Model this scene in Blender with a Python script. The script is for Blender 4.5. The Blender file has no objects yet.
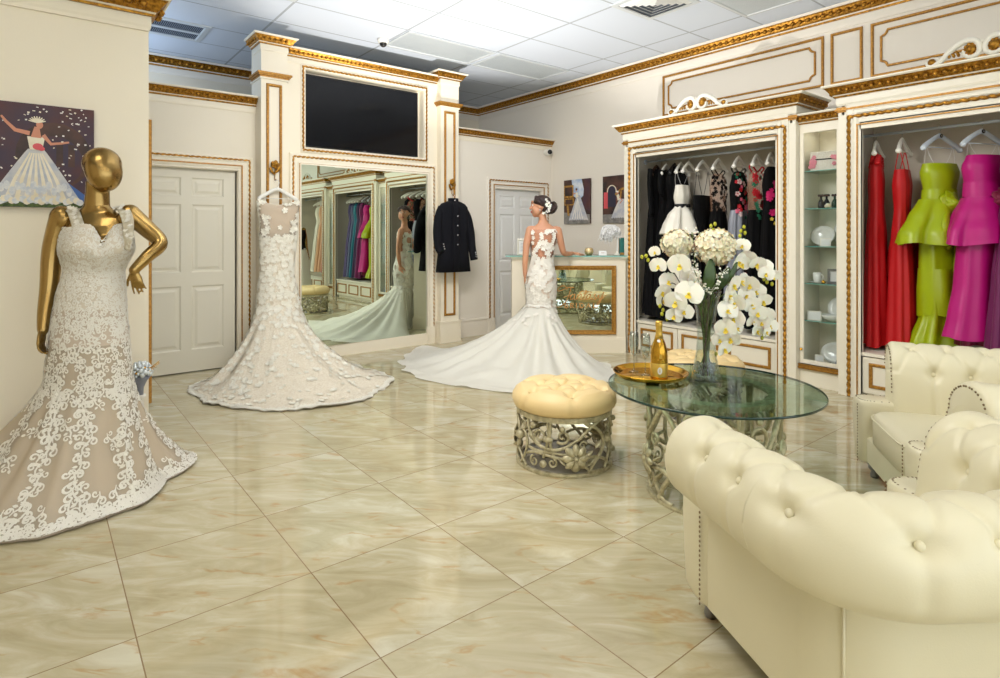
import bpy, math, random
import numpy as np
from mathutils import Vector, Matrix, noise
random.seed(7)
C = bpy.context.scene.collection
PI = math.pi
V = Vector
R = math.radians
YAW = math.atan2(730, 582)              # heading of the camera in the room plan
CAMZ = 1.38
FW = V((math.cos(YAW), math.sin(YAW), 0)); RT = V((math.sin(YAW), -math.cos(YAW), 0))
ALONG = YAW - PI/2                       # turns local +x to the camera's right, local +y away from it

def lin(c):
    return tuple(((x/255)/12.92 if x/255 <= .04045 else (((x/255)+.055)/1.055)**2.4) for x in c)

# ---------------------------------------------------------------- materials
MATS = {}
def mat(name, rgb=(200,200,200), rough=.5, metal=0., bump=None, var=None, coat=0., sheen=0., spec=None, sub=0., emit=None, trans=0., ior=1.45, alpha=1., aniso=None):
    m = bpy.data.materials.new(name); m.use_nodes = True
    nt = m.node_tree; b = nt.nodes['Principled BSDF']
    c = lin(rgb) + (1,)
    b.inputs['Base Color'].default_value = c
    b.inputs['Roughness'].default_value = rough
    b.inputs['Metallic'].default_value = metal
    if coat: b.inputs['Coat Weight'].default_value = coat; b.inputs['Coat Roughness'].default_value = .08
    if sheen: b.inputs['Sheen Weight'].default_value = sheen
    if spec is not None: b.inputs['Specular IOR Level'].default_value = spec
    if sub:
        b.inputs['Subsurface Weight'].default_value = sub; b.inputs['Subsurface Radius'].default_value = (.02,.008,.005); b.inputs['Subsurface Scale'].default_value = .5
    if emit: b.inputs['Emission Color'].default_value = lin(emit[0])+(1,); b.inputs['Emission Strength'].default_value = emit[1]
    if trans: b.inputs['Transmission Weight'].default_value = trans; b.inputs['IOR'].default_value = ior
    if alpha < 1: b.inputs['Alpha'].default_value = alpha
    N, L = nt.nodes, nt.links
    tc = N.new('ShaderNodeTexCoord')
    if var:
        n = N.new('ShaderNodeTexNoise'); n.inputs['Scale'].default_value = var[0]; n.inputs['Detail'].default_value = 5
        L.new(tc.outputs['Object'], n.inputs['Vector'])
        r = N.new('ShaderNodeValToRGB'); r.color_ramp.elements[0].position = .35; r.color_ramp.elements[1].position = .65
        r.color_ramp.elements[0].color = lin(var[1])+(1,); r.color_ramp.elements[1].color = c
        L.new(n.outputs['Fac'], r.inputs['Fac']); L.new(r.outputs['Color'], b.inputs['Base Color'])
    if bump:
        n = N.new('ShaderNodeTexNoise'); n.inputs['Scale'].default_value = bump[0]; n.inputs['Detail'].default_value = 4
        L.new(tc.outputs['Object'], n.inputs['Vector'])
        bp = N.new('ShaderNodeBump'); bp.inputs['Strength'].default_value = bump[1]; bp.inputs['Distance'].default_value = bump[2] if len(bump) > 2 else .01
        L.new(n.outputs['Fac'], bp.inputs['Height']); L.new(bp.outputs['Normal'], b.inputs['Normal'])
    MATS[name] = m
    return m

def thin_glass(name, rgb, refl=1., ior=1.5, rough=0.):
    m = bpy.data.materials.new(name); m.use_nodes = True
    nt = m.node_tree; N, L = nt.nodes, nt.links; N.clear()
    o = N.new('ShaderNodeOutputMaterial'); mx = N.new('ShaderNodeMixShader'); t = N.new('ShaderNodeBsdfTransparent'); g = N.new('ShaderNodeBsdfGlossy')
    t.inputs['Color'].default_value = lin(rgb)+(1,); g.inputs['Roughness'].default_value = rough
    f = N.new('ShaderNodeLayerWeight'); f.inputs['Blend'].default_value = .5
    pw = N.new('ShaderNodeMath'); pw.operation = 'POWER'; pw.inputs[1].default_value = 4.; L.new(f.outputs['Facing'], pw.inputs[0])
    mu = N.new('ShaderNodeMath'); mu.operation = 'MULTIPLY_ADD'; mu.inputs[1].default_value = .9*refl; mu.inputs[2].default_value = .035*refl; mu.use_clamp = True
    L.new(pw.outputs[0], mu.inputs[0])
    L.new(mu.outputs[0], mx.inputs[0]); L.new(t.outputs[0], mx.inputs[1]); L.new(g.outputs[0], mx.inputs[2]); L.new(mx.outputs[0], o.inputs['Surface'])
    MATS[name] = m; return m

def sheer(name, rgb, open_=.4, transl=.5, rough=.8, bump=None, rgb2=None, scale=30):
    "gauzy cloth: part see-through, part translucent"
    m = bpy.data.materials.new(name); m.use_nodes = True
    nt = m.node_tree; N, L = nt.nodes, nt.links; N.clear()
    o = N.new('ShaderNodeOutputMaterial'); mx = N.new('ShaderNodeMixShader'); t = N.new('ShaderNodeBsdfTransparent')
    d = N.new('ShaderNodeBsdfDiffuse'); s = N.new('ShaderNodeBsdfTranslucent'); m2 = N.new('ShaderNodeMixShader')
    d.inputs['Color'].default_value = lin(rgb)+(1,); s.inputs['Color'].default_value = lin(rgb)+(1,)
    m2.inputs[0].default_value = transl*.6
    L.new(d.outputs[0], m2.inputs[1]); L.new(s.outputs[0], m2.inputs[2])
    mx.inputs[0].default_value = 1-open_
    L.new(t.outputs[0], mx.inputs[1]); L.new(m2.outputs[0], mx.inputs[2]); L.new(mx.outputs[0], o.inputs['Surface'])
    if rgb2 or bump:
        tc = N.new('ShaderNodeTexCoord'); n = N.new('ShaderNodeTexVoronoi'); n.inputs['Scale'].default_value = scale
        L.new(tc.outputs['Object'], n.inputs['Vector'])
        if rgb2:
            r = N.new('ShaderNodeValToRGB'); r.color_ramp.elements[0].position = .25; r.color_ramp.elements[1].position = .55
            r.color_ramp.elements[0].color = lin(rgb)+(1,); r.color_ramp.elements[1].color = lin(rgb2)+(1,)
            L.new(n.outputs['Distance'], r.inputs['Fac']); L.new(r.outputs['Color'], d.inputs['Color'])
        if bump:
            bp = N.new('ShaderNodeBump'); bp.inputs['Strength'].default_value = bump; bp.inputs['Distance'].default_value = .01
            L.new(n.outputs['Distance'], bp.inputs['Height']); L.new(bp.outputs['Normal'], d.inputs['Normal'])
    MATS[name] = m; return m

mat('cream', (240,231,211), .55, bump=(90,.04)); mat('wall', (234,225,206), .6, bump=(140,.05)); mat('wall_r', (235,228,216), .6, bump=(140,.05))
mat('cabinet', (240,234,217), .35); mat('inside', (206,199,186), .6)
mat('gold', (193,140,52), .38, .75, bump=(60,.25), var=(45,(126,84,22)))
mat('goldline', (186,136,58), .45, .45, var=(60,(150,104,38)))
mat('brightgold', (222,170,60), .12, 1.)
mat('mannequin', (168,138,84), .27, 1.)
mat('plasterwhite', (238,234,222), .5)
mat('doorpaint', (228,222,204), .45); mat('doorwhite', (226,226,224), .45)
mat('screen', (14,15,19), .1, spec=.3); mat('bezel', (12,12,14), .3)
mat('mirror', (226,238,222), .0, 1.)
mat('blackcloth', (9,9,11), .9, bump=(400,.2), spec=.2); mat('navycloth', (11,12,20), .85, bump=(400,.2), spec=.25)
mat('silverbutton', (200,200,205), .25, 1.)
mat('whiteplastic', (236,234,226), .35); mat('bluewhite', (205,214,226), .35); mat('blackplastic', (18,18,20), .35)
mat('rodpaint', (196,206,220), .3); mat('chrome', (215,215,215), .12, 1.)
mat('leather', (227,220,191), .42, bump=(220,.08,.004), coat=.06); mat('tanleather', (232,205,150), .42, bump=(220,.08,.004))
mat('nail', (142,124,94), .38, .8); mat('pewter', (150,152,158), .28, 1.)
mat('iron', (206,198,166), .4, .25, var=(30,(164,155,124)), bump=(80,.2))
mat('skin', (205,150,118), .5, sub=.15); mat('hair', (44,22,18), .4, bump=(120,.6)); mat('lips', (170,80,78), .4); mat('eyewhite', (235,232,228), .3); mat('iris', (40,24,18), .2)
mat('ivorysatin', (240,235,222), .35, sheen=.3); mat('blush', (214,190,168), .7, sheen=.2)
mat('lacewhite', (244,240,230), .7, bump=(300,.4), sheen=.2); mat('laceivory', (243,239,224), .75, bump=(260,.5), sheen=.2)
sheer('tulle', (248,246,236), .12, .35); sheer('netting', (226,213,192), .34, .4)
sheer('lacenet', (244,240,227), .1, .3, bump=.6, rgb2=(222,212,190), scale=38); sheer('blacknet', (20,18,20), .55, .3); sheer('nudenet', (224,172,142), .72, .3)
mat('petal', (246,243,232), .5, sub=.2); mat('petalcream', (248,240,216), .55, sub=.3, var=(25,(240,226,190))); mat('yellow', (232,206,70), .5); mat('bud', (176,176,40), .5)
mat('stem', (86,110,44), .5); mat('stemdark', (70,50,38), .6); mat('leaf', (66,90,40), .4, var=(18,(44,66,30)))
mat('winegold', (198,150,50), .16, .85); mat('labelgold', (214,176,82), .3, .6); mat('labelwhite', (232,228,220), .5)
mat('redcloth', (190,8,18), .55); mat('limesatin', (160,178,10), .32); mat('magenta', (190,8,122), .42); mat('plum', (110,16,84), .5, sheen=.2)
mat('purplecloth', (58,34,74), .6); mat('slate', (98,108,140), .35, .3, bump=(160,1.)); mat('teal', (34,120,140), .5); mat('lilac', (96,84,130), .35, .3, bump=(160,1.)); mat('peach', (226,178,140), .6); mat('rosecloth', (206,120,120), .6)
mat('greysatin', (134,138,150), .35); mat('whitesatin', (236,232,220), .45); mat('sequin', (16,16,18), .2, .6, bump=(250,1.))
mat('redflower', (190,24,40), .6); mat('pinkflower', (224,100,130), .6); mat('greenflower', (30,110,80), .6); mat('fuchsia', (214,30,110), .6); mat('paleflower', (220,196,196), .6)
mat('porcelain', (236,236,230), .12, coat=.5); mat('cardbox', (222,212,196), .7, var=(120,(238,232,222))); mat('pinkpetal', (240,150,166), .6); mat('darkwood', (60,34,24), .4)
mat('darkgreen', (20,70,44), .4); mat('tealbox', (36,116,110), .5); mat('paper', (240,240,238), .6); mat('crystal', (214,222,226), .05, .55)
mat('feather', (250,250,250), .8); mat('goldglass', (214,184,120), .15, .6, var=(60,(240,220,180)))
mat('grillgrey', (128,136,148), .5); mat('dark', (8,8,9), .8); mat('tbar', (205,210,214), .5); mat('lens', (190,198,204), .35, bump=(300,.3))
mat('smokebase', (158,152,140), .2)
thin_glass('tableglass', (226,240,232), .75); thin_glass('clearglass', (240,244,243), 2.2); thin_glass('vaseglass', (243,247,246), 1.1); thin_glass('shelfglass', (222,238,232), 1.); mat('glassedge', (16,52,44), .08, coat=.3); mat('shelfedge', (120,186,176), .15)
mat('bead', (240,248,248), .03, trans=.92, ior=1.35)
mat('laceivory2', (246,242,230), .75, bump=(160,.8,.006), var=(55,(230,219,200))); mat('lacebase', (240,232,214), .8, bump=(120,.9,.008), var=(60,(224,212,190))); mat('laceblush', (242,232,219), .75, bump=(160,.8,.006), var=(40,(229,208,189))); mat('blush3', (230,220,203), .7); mat('blush2', (214,198,180), .7, bump=(30,.1)); sheer('tulle2', (248,244,232), .15, .3); mat('clearstrap', (225,225,225), .3); mat('plumred', (130,12,60), .5, sheen=.2); mat('letter', (206,150,84), .4, .3)
thin_glass('pane', (248,250,250), .5)

def floor_mat():
    m = bpy.data.materials.new('marble_tiles'); m.use_nodes = True
    nt = m.node_tree; N, L = nt.nodes, nt.links; b = N['Principled BSDF']
    tc = N.new('ShaderNodeTexCoord'); sp = N.new('ShaderNodeSeparateXYZ'); L.new(tc.outputs['Object'], sp.inputs[0])
    def math_(op, a, bv=None, c=None):
        n = N.new('ShaderNodeMath'); n.operation = op
        for i, v in enumerate((a, bv, c)):
            if v is None: continue
            if isinstance(v, (int, float)): n.inputs[i].default_value = v
            else: L.new(v, n.inputs[i])
        return n.outputs[0]
    S = .6085
    tx = math_('DIVIDE', math_('SUBTRACT', sp.outputs[0], .268), S); ty = math_('DIVIDE', math_('SUBTRACT', sp.outputs[1], 1.115), S)
    fx = math_('SUBTRACT', math_('FRACT', tx), .5); fy = math_('SUBTRACT', math_('FRACT', ty), .5)
    ix = math_('FLOOR', tx); iy = math_('FLOOR', ty)
    edge = math_('MAXIMUM', math_('ABSOLUTE', fx), math_('ABSOLUTE', fy))
    grout = math_('GREATER_THAN', edge, .4965)
    # each slab carries the same veined print, slightly offset
    cx = N.new('ShaderNodeCombineXYZ')
    along = math_('ADD', math_('MULTIPLY', fx, .76), math_('MULTIPLY', fy, -.65))
    across = math_('ADD', math_('MULTIPLY', fx, .65), math_('MULTIPLY', fy, .76))
    rnd = math_('FRACT', math_('MULTIPLY', math_('SINE', math_('ADD', math_('MULTIPLY', ix, 12.99), math_('MULTIPLY', iy, 78.2))), 437.5))
    L.new(math_('MULTIPLY', along, .75), cx.inputs[0]); L.new(math_('ADD', math_('MULTIPLY', across, 2.3), math_('MULTIPLY', rnd, .12)), cx.inputs[1]); L.new(math_('MULTIPLY', rnd, 1.3), cx.inputs[2])
    n1 = N.new('ShaderNodeTexNoise'); n1.inputs['Scale'].default_value = 2.2; n1.inputs['Detail'].default_value = 8; n1.inputs['Distortion'].default_value = 1.0; n1.inputs['Roughness'].default_value = .6
    L.new(cx.outputs[0], n1.inputs['Vector'])
    r1 = N.new('ShaderNodeValToRGB'); e = r1.color_ramp.elements
    e[0].position = .3; e[0].color = lin((178,166,132))+(1,); e[1].position = .7; e[1].color = lin((216,211,188))+(1,)
    x = e.new(.5); x.color = lin((196,186,153))+(1,)
    L.new(n1.outputs['Fac'], r1.inputs['Fac'])
    n2 = N.new('ShaderNodeTexNoise'); n2.inputs['Scale'].default_value = 1.7; n2.inputs['Detail'].default_value = 9; n2.inputs['Distortion'].default_value = .5
    L.new(cx.outputs[0], n2.inputs['Vector'])
    vein = math_('SUBTRACT', 1., math_('MINIMUM', math_('MULTIPLY', math_('ABSOLUTE', math_('SUBTRACT', n2.outputs['Fac'], .5)), 34.), 1.))
    n3 = N.new('ShaderNodeTexNoise'); n3.inputs['Scale'].default_value = 3.; L.new(cx.outputs[0], n3.inputs['Vector'])
    vs = math_('MULTIPLY', vein, math_('MINIMUM', math_('MAXIMUM', math_('MULTIPLY', math_('SUBTRACT', n3.outputs['Fac'], .52), 6.), .05), .6))
    mx = N.new('ShaderNodeMixRGB'); mx.inputs[2].default_value = lin((184,142,86))+(1,); L.new(vs, mx.inputs[0]); L.new(r1.outputs['Color'], mx.inputs[1])
    mg = N.new('ShaderNodeMixRGB'); mg.inputs[2].default_value = lin((146,124,92))+(1,); L.new(grout, mg.inputs[0]); L.new(mx.outputs[0], mg.inputs[1])
    L.new(mg.outputs[0], b.inputs['Base Color'])
    b.inputs['Roughness'].default_value = .05; b.inputs['Specular IOR Level'].default_value = .62
    MATS['floor'] = m
def ceiling_mat():
    m = bpy.data.materials.new('ceiling_tiles'); m.use_nodes = True
    nt = m.node_tree; N, L = nt.nodes, nt.links; b = N['Principled BSDF']
    tc = N.new('ShaderNodeTexCoord'); sp = N.new('ShaderNodeSeparateXYZ'); L.new(tc.outputs['Object'], sp.inputs[0])
    def math_(op, a, bv):
        n = N.new('ShaderNodeMath'); n.operation = op
        for i, v in enumerate((a, bv)):
            if isinstance(v, (int, float)): n.inputs[i].default_value = v
            else: L.new(v, n.inputs[i])
        return n.outputs[0]
    lines = None
    for k, off, S, w in ((0, 3.137, 1.2192, .012), (1, 4.295, .6157, .010)):
        f = math_('FRACT', math_('DIVIDE', math_('SUBTRACT', sp.outputs[k], off), S), 0)
        d = math_('MULTIPLY', math_('SUBTRACT', .5, math_('ABSOLUTE', math_('SUBTRACT', f, .5), 0)), S)
        g = math_('LESS_THAN', d, w)
        lines = g if lines is None else math_('MAXIMUM', lines, g)
    mg = N.new('ShaderNodeMixRGB'); mg.inputs[1].default_value = lin((212,219,231))+(1,); mg.inputs[2].default_value = lin((168,174,182))+(1,)
    L.new(lines, mg.inputs[0]); L.new(mg.outputs[0], b.inputs['Base Color']); b.inputs['Roughness'].default_value = .8
    n = N.new('ShaderNodeTexNoise'); n.inputs['Scale'].default_value = 130; n.inputs['Detail'].default_value = 3; L.new(tc.outputs['Object'], n.inputs['Vector'])
    bp = N.new('ShaderNodeBump'); bp.inputs['Strength'].default_value = .25; bp.inputs['Distance'].default_value = .006
    L.new(n.outputs['Fac'], bp.inputs['Height']); L.new(bp.outputs['Normal'], b.inputs['Normal'])
    MATS['ceiling'] = m
floor_mat(); ceiling_mat()

# ---------------------------------------------------------------- mesh builder
def unit(v): return v.normalized() if v.length > 1e-9 else V((0,0,1))
class MB:
    def __init__(s): s.v = []; s.f = []; s.mi = []; s.cur = 0; s.sm = []; s.smooth = False
    def add(s, vs, fs, smooth=None):
        o = len(s.v); s.v += [tuple(p) for p in vs]
        for f in fs: s.f.append(tuple(i+o for i in f)); s.mi.append(s.cur); s.sm.append(s.smooth if smooth is None else smooth)
        return s
    def box(s, x0, x1, y0, y1, z0, z1, b=0.):
        x0, x1 = min(x0,x1), max(x0,x1); y0, y1 = min(y0,y1), max(y0,y1); z0, z1 = min(z0,z1), max(z0,z1)
        if b <= 0:
            s.add([(x,y,z) for z in (z0,z1) for y in (y0,y1) for x in (x0,x1)], [(0,2,3,1),(4,5,7,6),(0,1,5,4),(2,6,7,3),(0,4,6,2),(1,3,7,5)], False)
        else:
            rings = []
            for z, i in ((z0,b),(z0+b,0),(z1-b,0),(z1,b)):
                q = []
                for (sx,sy) in ((-1,-1),(1,-1),(1,1),(-1,1)):
                    X = x1-i if sx > 0 else x0+i; Y = y1-i if sy > 0 else y0+i
                    a = [(X-sx*b, Y), (X, Y-sy*b)]
                    if (sx*sy) > 0: a = a[::-1]
                    if (sx,sy) in ((-1,-1),(1,1)): a = [(X, Y-sy*b), (X-sx*b, Y)]
                    else: a = [(X-sx*b, Y), (X, Y-sy*b)]
                    q += [(p[0],p[1],z) for p in a]
                rings.append(q)
            s.loft(rings, caps=True, smooth=False)
        return s
    def loft(s, rings, closed=True, caps=False, smooth=True):
        n = len(rings[0]); vs = [p for r in rings for p in r]; fs = []
        for j in range(len(rings)-1):
            for i in range(n if closed else n-1):
                k = (i+1) % n
                fs.append((j*n+i, j*n+k, (j+1)*n+k, (j+1)*n+i))
        if caps: fs.append(tuple(range(n-1,-1,-1))); fs.append(tuple((len(rings)-1)*n+i for i in range(n)))
        return s.add(vs, fs, smooth)
    def tube(s, pts, r, n=8, closed=False, caps=True, flat=None, smooth=True):
        "sweep of a round (or flat: (kx, ky, up)) section along points"
        pts = [V(p) for p in pts]; m = len(pts)
        rs = r if isinstance(r, (list,tuple)) else [r]*m
        T = []
        for i in range(m):
            a = pts[(i-1) % m] if (closed or i) else pts[0]; b = pts[(i+1) % m] if (closed or i < m-1) else pts[-1]
            T.append(unit(b-a))
        up = V((0,0,1)) if flat is None or flat[2] is None else V(flat[2])
        if abs(T[0].dot(up)) > .95: up = V((1,0,0)) if abs(T[0].x) < .9 else V((0,1,0))
        nrm = unit(up - T[0]*up.dot(T[0])); rings = []
        kx, ky = (1,1) if flat is None else flat[:2]
        for i in range(m):
            if flat is not None and flat[2] is not None:
                u2 = V(flat[2]); q = u2 - T[i]*u2.dot(T[i])
                if q.length > .2: nrm = unit(q)
                else: nrm = unit(nrm - T[i]*nrm.dot(T[i]))
            else: nrm = unit(nrm - T[i]*nrm.dot(T[i]))
            bi = T[i].cross(nrm)
            rings.append([pts[i] + (nrm*math.sin(2*PI*k/n)*ky + bi*math.cos(2*PI*k/n)*kx)*rs[i] for k in range(n)])
        if closed: rings.append(rings[0])
        return s.loft(rings, caps=caps and not closed, smooth=smooth)
    def lathe(s, prof, c=(0,0,0), n=32, smooth=True, axis=None, caps=True):
        c = V(c); rings = []
        for (r, z) in prof: rings.append([c + V((r*math.cos(2*PI*k/n), r*math.sin(2*PI*k/n), z)) for k in range(n)])
        if axis is not None:
            q = V((0,0,1)).rotation_difference(V(axis)); rings = [[c + q @ (p-c) for p in rg] for rg in rings]
        return s.loft(rings, caps=caps, smooth=smooth)
    def ball(s, c, r, n=10, m=6, q=None):
        c = V(c); rr = r if isinstance(r, (tuple,list)) else (r,r,r); rings = []
        for j in range(m+1):
            t = PI*j/m; t = min(max(t,.02),PI-.02); ring = []
            for k in range(n):
                p = V((rr[0]*math.sin(t)*math.cos(2*PI*k/n), rr[1]*math.sin(t)*math.sin(2*PI*k/n), -rr[2]*math.cos(t)))
                ring.append(c + (q @ p if q is not None else p))
            rings.append(ring)
        return s.loft(rings, caps=True, smooth=True)
    def prism(s, poly, h0, h1, fn=None):
        "2-D outline extruded; fn maps (u, v, h) to a point"
        fn = fn or (lambda u,v,h: (u,v,h)); n = len(poly)
        vs = [fn(u,v,h0) for u,v in poly] + [fn(u,v,h1) for u,v in poly]
        fs = [tuple(range(n-1,-1,-1)), tuple(range(n,2*n))] + [(i,(i+1)%n,n+(i+1)%n,n+i) for i in range(n)]
        return s.add(vs, fs, False)
    def frame(s, u0, u1, v0, v1, prof, fn, sides=4):
        "mitred rectangular moulding: prof = [(inset, height)...]; sides=3 leaves the bottom open"
        loops = []
        for (d, h) in prof:
            if sides == 4: pts = [(u0+d,v0+d),(u1-d,v0+d),(u1-d,v1-d),(u0+d,v1-d)]
            else: pts = [(u0+d,v0),(u0+d,v1-d),(u1-d,v1-d),(u1-d,v0)]
            loops.append([fn(u,v,h) for u,v in pts])
        return s.loft(loops, closed=(sides == 4), smooth=False)
    def rope(s, pts, r, pitch=.03, n=6, closed=False):
        "twisted bead moulding along a polyline"
        pts = [V(p) for p in pts]
        if closed: pts = pts + [pts[0]]
        for a, b in zip(pts[:-1], pts[1:]):
            L = (b-a).length; m = max(2, int(L/(pitch/4))); T = unit(b-a)
            up = V((0,0,1)) if abs(T.z) < .9 else V((1,0,0)); nn = unit(up - T*up.dot(T)); bb = T.cross(nn); rings = []
            for i in range(m+1):
                p = a.lerp(b, i/m); q = r*(.98,1.12,.98,.66)[i % 4]
                rings.append([p + T*(.18*pitch*math.cos(2*PI*k/n)) + (nn*math.cos(2*PI*k/n) + bb*math.sin(2*PI*k/n))*q for k in range(n)])
            s.loft(rings, caps=True, smooth=False)
        return s
    def build(s, name, material, parent=None, smooth=None):
        me = bpy.data.meshes.new(name); me.from_pydata(s.v, [], s.f)
        ms = material if isinstance(material, (list,tuple)) else [material]
        for k in ms: me.materials.append(MATS[k] if isinstance(k, str) else k)
        sm = s.sm if smooth is None else [smooth]*len(s.f)
        me.polygons.foreach_set('use_smooth', sm); me.polygons.foreach_set('material_index', s.mi)
        me.update()
        o = bpy.data.objects.new(name, me); C.objects.link(o)
        if parent is not None: o.parent = parent
        return o
def new(): return MB()
def empty(name, label, cat, loc=(0,0,0), rz=0., group=None):
    o = bpy.data.objects.new(name, None); C.objects.link(o); o.location = loc; o.rotation_euler = (0,0,rz); o.empty_display_size = .1
    o['label'] = label; o['category'] = cat
    if group: o['group'] = group
    return o
def tag(o, label, cat, group=None, loc=None, rz=None):
    o['label'] = label; o['category'] = cat
    if group: o['group'] = group
    if loc is not None: o.location = loc
    if rz is not None: o.rotation_euler = (0,0,rz)
    return o
def struct(o): o['kind'] = 'structure'; return o
def dup(root, loc=None, rz=None, label=None, group=None):
    def cp(o, par):
        c = o.copy(); C.objects.link(c)
        if par is not None: c.parent = par
        for ch in [x for x in C.objects if x.parent == o]: cp(ch, c)
        return c
    r = cp(root, None)
    if loc is not None: r.location = loc
    if rz is not None: r.rotation_euler = (0,0,rz)
    if label: r['label'] = label
    if group: r['group'] = group
    return r
def mod(o, t, **k):
    m = o.modifiers.new(t.lower(), t)
    for a, b in k.items(): setattr(m, a, b)
    return m
def catmull(P, n=8, closed=False):
    P = [V(p) for p in P]; m = len(P); out = []
    for i in range(m if closed else m-1):
        g = lambda k: P[k % m] if closed else P[min(max(k,0),m-1)]
        p0, p1, p2, p3 = g(i-1), g(i), g(i+1), g(i+2)
        for k in range(n):
            t = k/n
            out.append(.5*((2*p1)+(p2-p0)*t+(2*p0-5*p1+4*p2-p3)*t*t+(3*p1-p0-3*p2+p3)*t**3))
    if not closed: out.append(P[-1])
    return out
def lerp_table(tab, x):
    if x <= tab[0][0]: return np.array(tab[0][1:], float)
    for a, b in zip(tab[:-1], tab[1:]):
        if x <= b[0]:
            t = (x-a[0])/(b[0]-a[0]); t = t*t*(3-2*t)*.5+t*.5
            return np.array(a[1:], float)*(1-t)+np.array(b[1:], float)*t
    return np.array(tab[-1][1:], float)

# ---------------------------------------------------------------- surfaces for cloth
class Surf:
    "closed-in-i grid P[j][i]; sampled for appliques"
    def __init__(s, P): s.P = np.array(P, float); s.m, s.n = s.P.shape[:2]
    def at(s, u, v):
        x = (u % 1)*s.n; y = min(max(v,0),1)*(s.m-1); i = int(x) % s.n; j = min(int(y), s.m-2); fx = x-int(x); fy = y-j; k = (i+1) % s.n
        return V(((s.P[j,i]*(1-fx)+s.P[j,k]*fx)*(1-fy)+(s.P[j+1,i]*(1-fx)+s.P[j+1,k]*fx)*fy))
    def frame(s, u, v):
        e = .004; p = s.at(u,v); du = (s.at(u+e,v)-s.at(u-e,v))/(2*e); dv = (s.at(u,min(v+e,1))-s.at(u,max(v-e,0)))/(min(v+e,1)-max(v-e,0))
        n = -unit(du.cross(dv))
        return p, du, dv, n
    def build(s, name, m, parent, rows=None, cap=False):
        b = new(); P = s.P if rows is None else s.P[rows[0]:rows[1]]
        b.loft([[V(p) for p in r] for r in P], smooth=True)
        return b.build(name, m, parent)
    def put(s, b, u, v, shapes, off=.003, sgn=1, rot=0, scale=1.):
        "lay flat 2-D polygons (metres) on the surface at (u, v)"
        p, du, dv, n = s.frame(u, v); n = n*sgn
        lu, lv = max(du.length,1e-3), max(dv.length,1e-3); c, si = math.cos(rot), math.sin(rot)
        for poly in shapes:
            vs = []
            for q in poly:
                x, y = q[0]*scale, q[1]*scale; h = (q[2] if len(q) > 2 else 0)*scale
                X, Y = x*c-y*si, x*si+y*c
                uu, vv = u+X/lu, v+Y/lv
                pp = s.at(uu, min(vv,1)); nn = n
                vs.append(pp + nn*(off+h))
            b.add(vs, [tuple(range(len(vs)))], True)
def spiral(cx, cy, r0, turns, a0, sgn=1, n=18, r1=.15):
    return [(cx+r0*(1-(1-r1)*t)*math.cos(a0+sgn*2*PI*turns*t), cy+r0*(1-(1-r1)*t)*math.sin(a0+sgn*2*PI*turns*t)) for t in [k/n for k in range(n+1)]]
def ribbon(path, w):
    "flat strip quads along a 2-D path, tapering"
    out = []; n = len(path); L = []
    for i in range(n):
        a = path[max(i-1,0)]; b = path[min(i+1,n-1)]; d = math.hypot(b[0]-a[0], b[1]-a[1]) or 1e-6
        nx, ny = -(b[1]-a[1])/d, (b[0]-a[0])/d; ww = w*(.35+.65*math.sin(PI*min(1,(i+.6)/n)))
        L.append(((path[i][0]+nx*ww, path[i][1]+ny*ww), (path[i][0]-nx*ww, path[i][1]-ny*ww), (path[i][0], path[i][1], .5*ww)))
    for i in range(n-1):
        out.append([L[i][0], L[i+1][0], L[i+1][2], L[i][2]]); out.append([L[i][2], L[i+1][2], L[i+1][1], L[i][1]])
    return out
def blossom(r, k=5, h=.25):
    out = []
    for i in range(k):
        a = 2*PI*i/k; q = []
        for (rr, da, hh) in ((.0,0,.05),(.55,-.60,.6),(.95,-.42,1.),(1.04,0,.8),(.95,.42,1.),(.55,.60,.6)): q.append((r*rr*math.cos(a+da), r*rr*math.sin(a+da), r*hh*h))
        out.append(q)
    return out
def leafshape(l, w, a=0, x=0, y=0):
    pts = [(0,0,0),(.3*l,.5*w,.0),(.65*l,.45*w,0),(l,0,0),(.65*l,-.45*w,0),(.3*l,-.5*w,0)]
    return [(x+p[0]*math.cos(a)-p[1]*math.sin(a), y+p[0]*math.sin(a)+p[1]*math.cos(a), p[2]) for p in pts]
def polar_outline(center, pts):
    L = sorted([(math.atan2(p[1]-center[1], p[0]-center[0]) % (2*PI), math.hypot(p[0]-center[0], p[1]-center[1])) for p in pts])
    L = [(L[-1][0]-2*PI, L[-1][1])] + L + [(L[0][0]+2*PI, L[0][1])]
    def f(t):
        t %= 2*PI
        for i in range(len(L)-1):
            if L[i][0] <= t <= L[i+1][0]:
                k = (t-L[i][0])/max(L[i+1][0]-L[i][0],1e-6); k = k*k*(3-2*k)
                return L[i][1]*(1-k)+L[i+1][1]*k
        return L[0][1]
    return f
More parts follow.
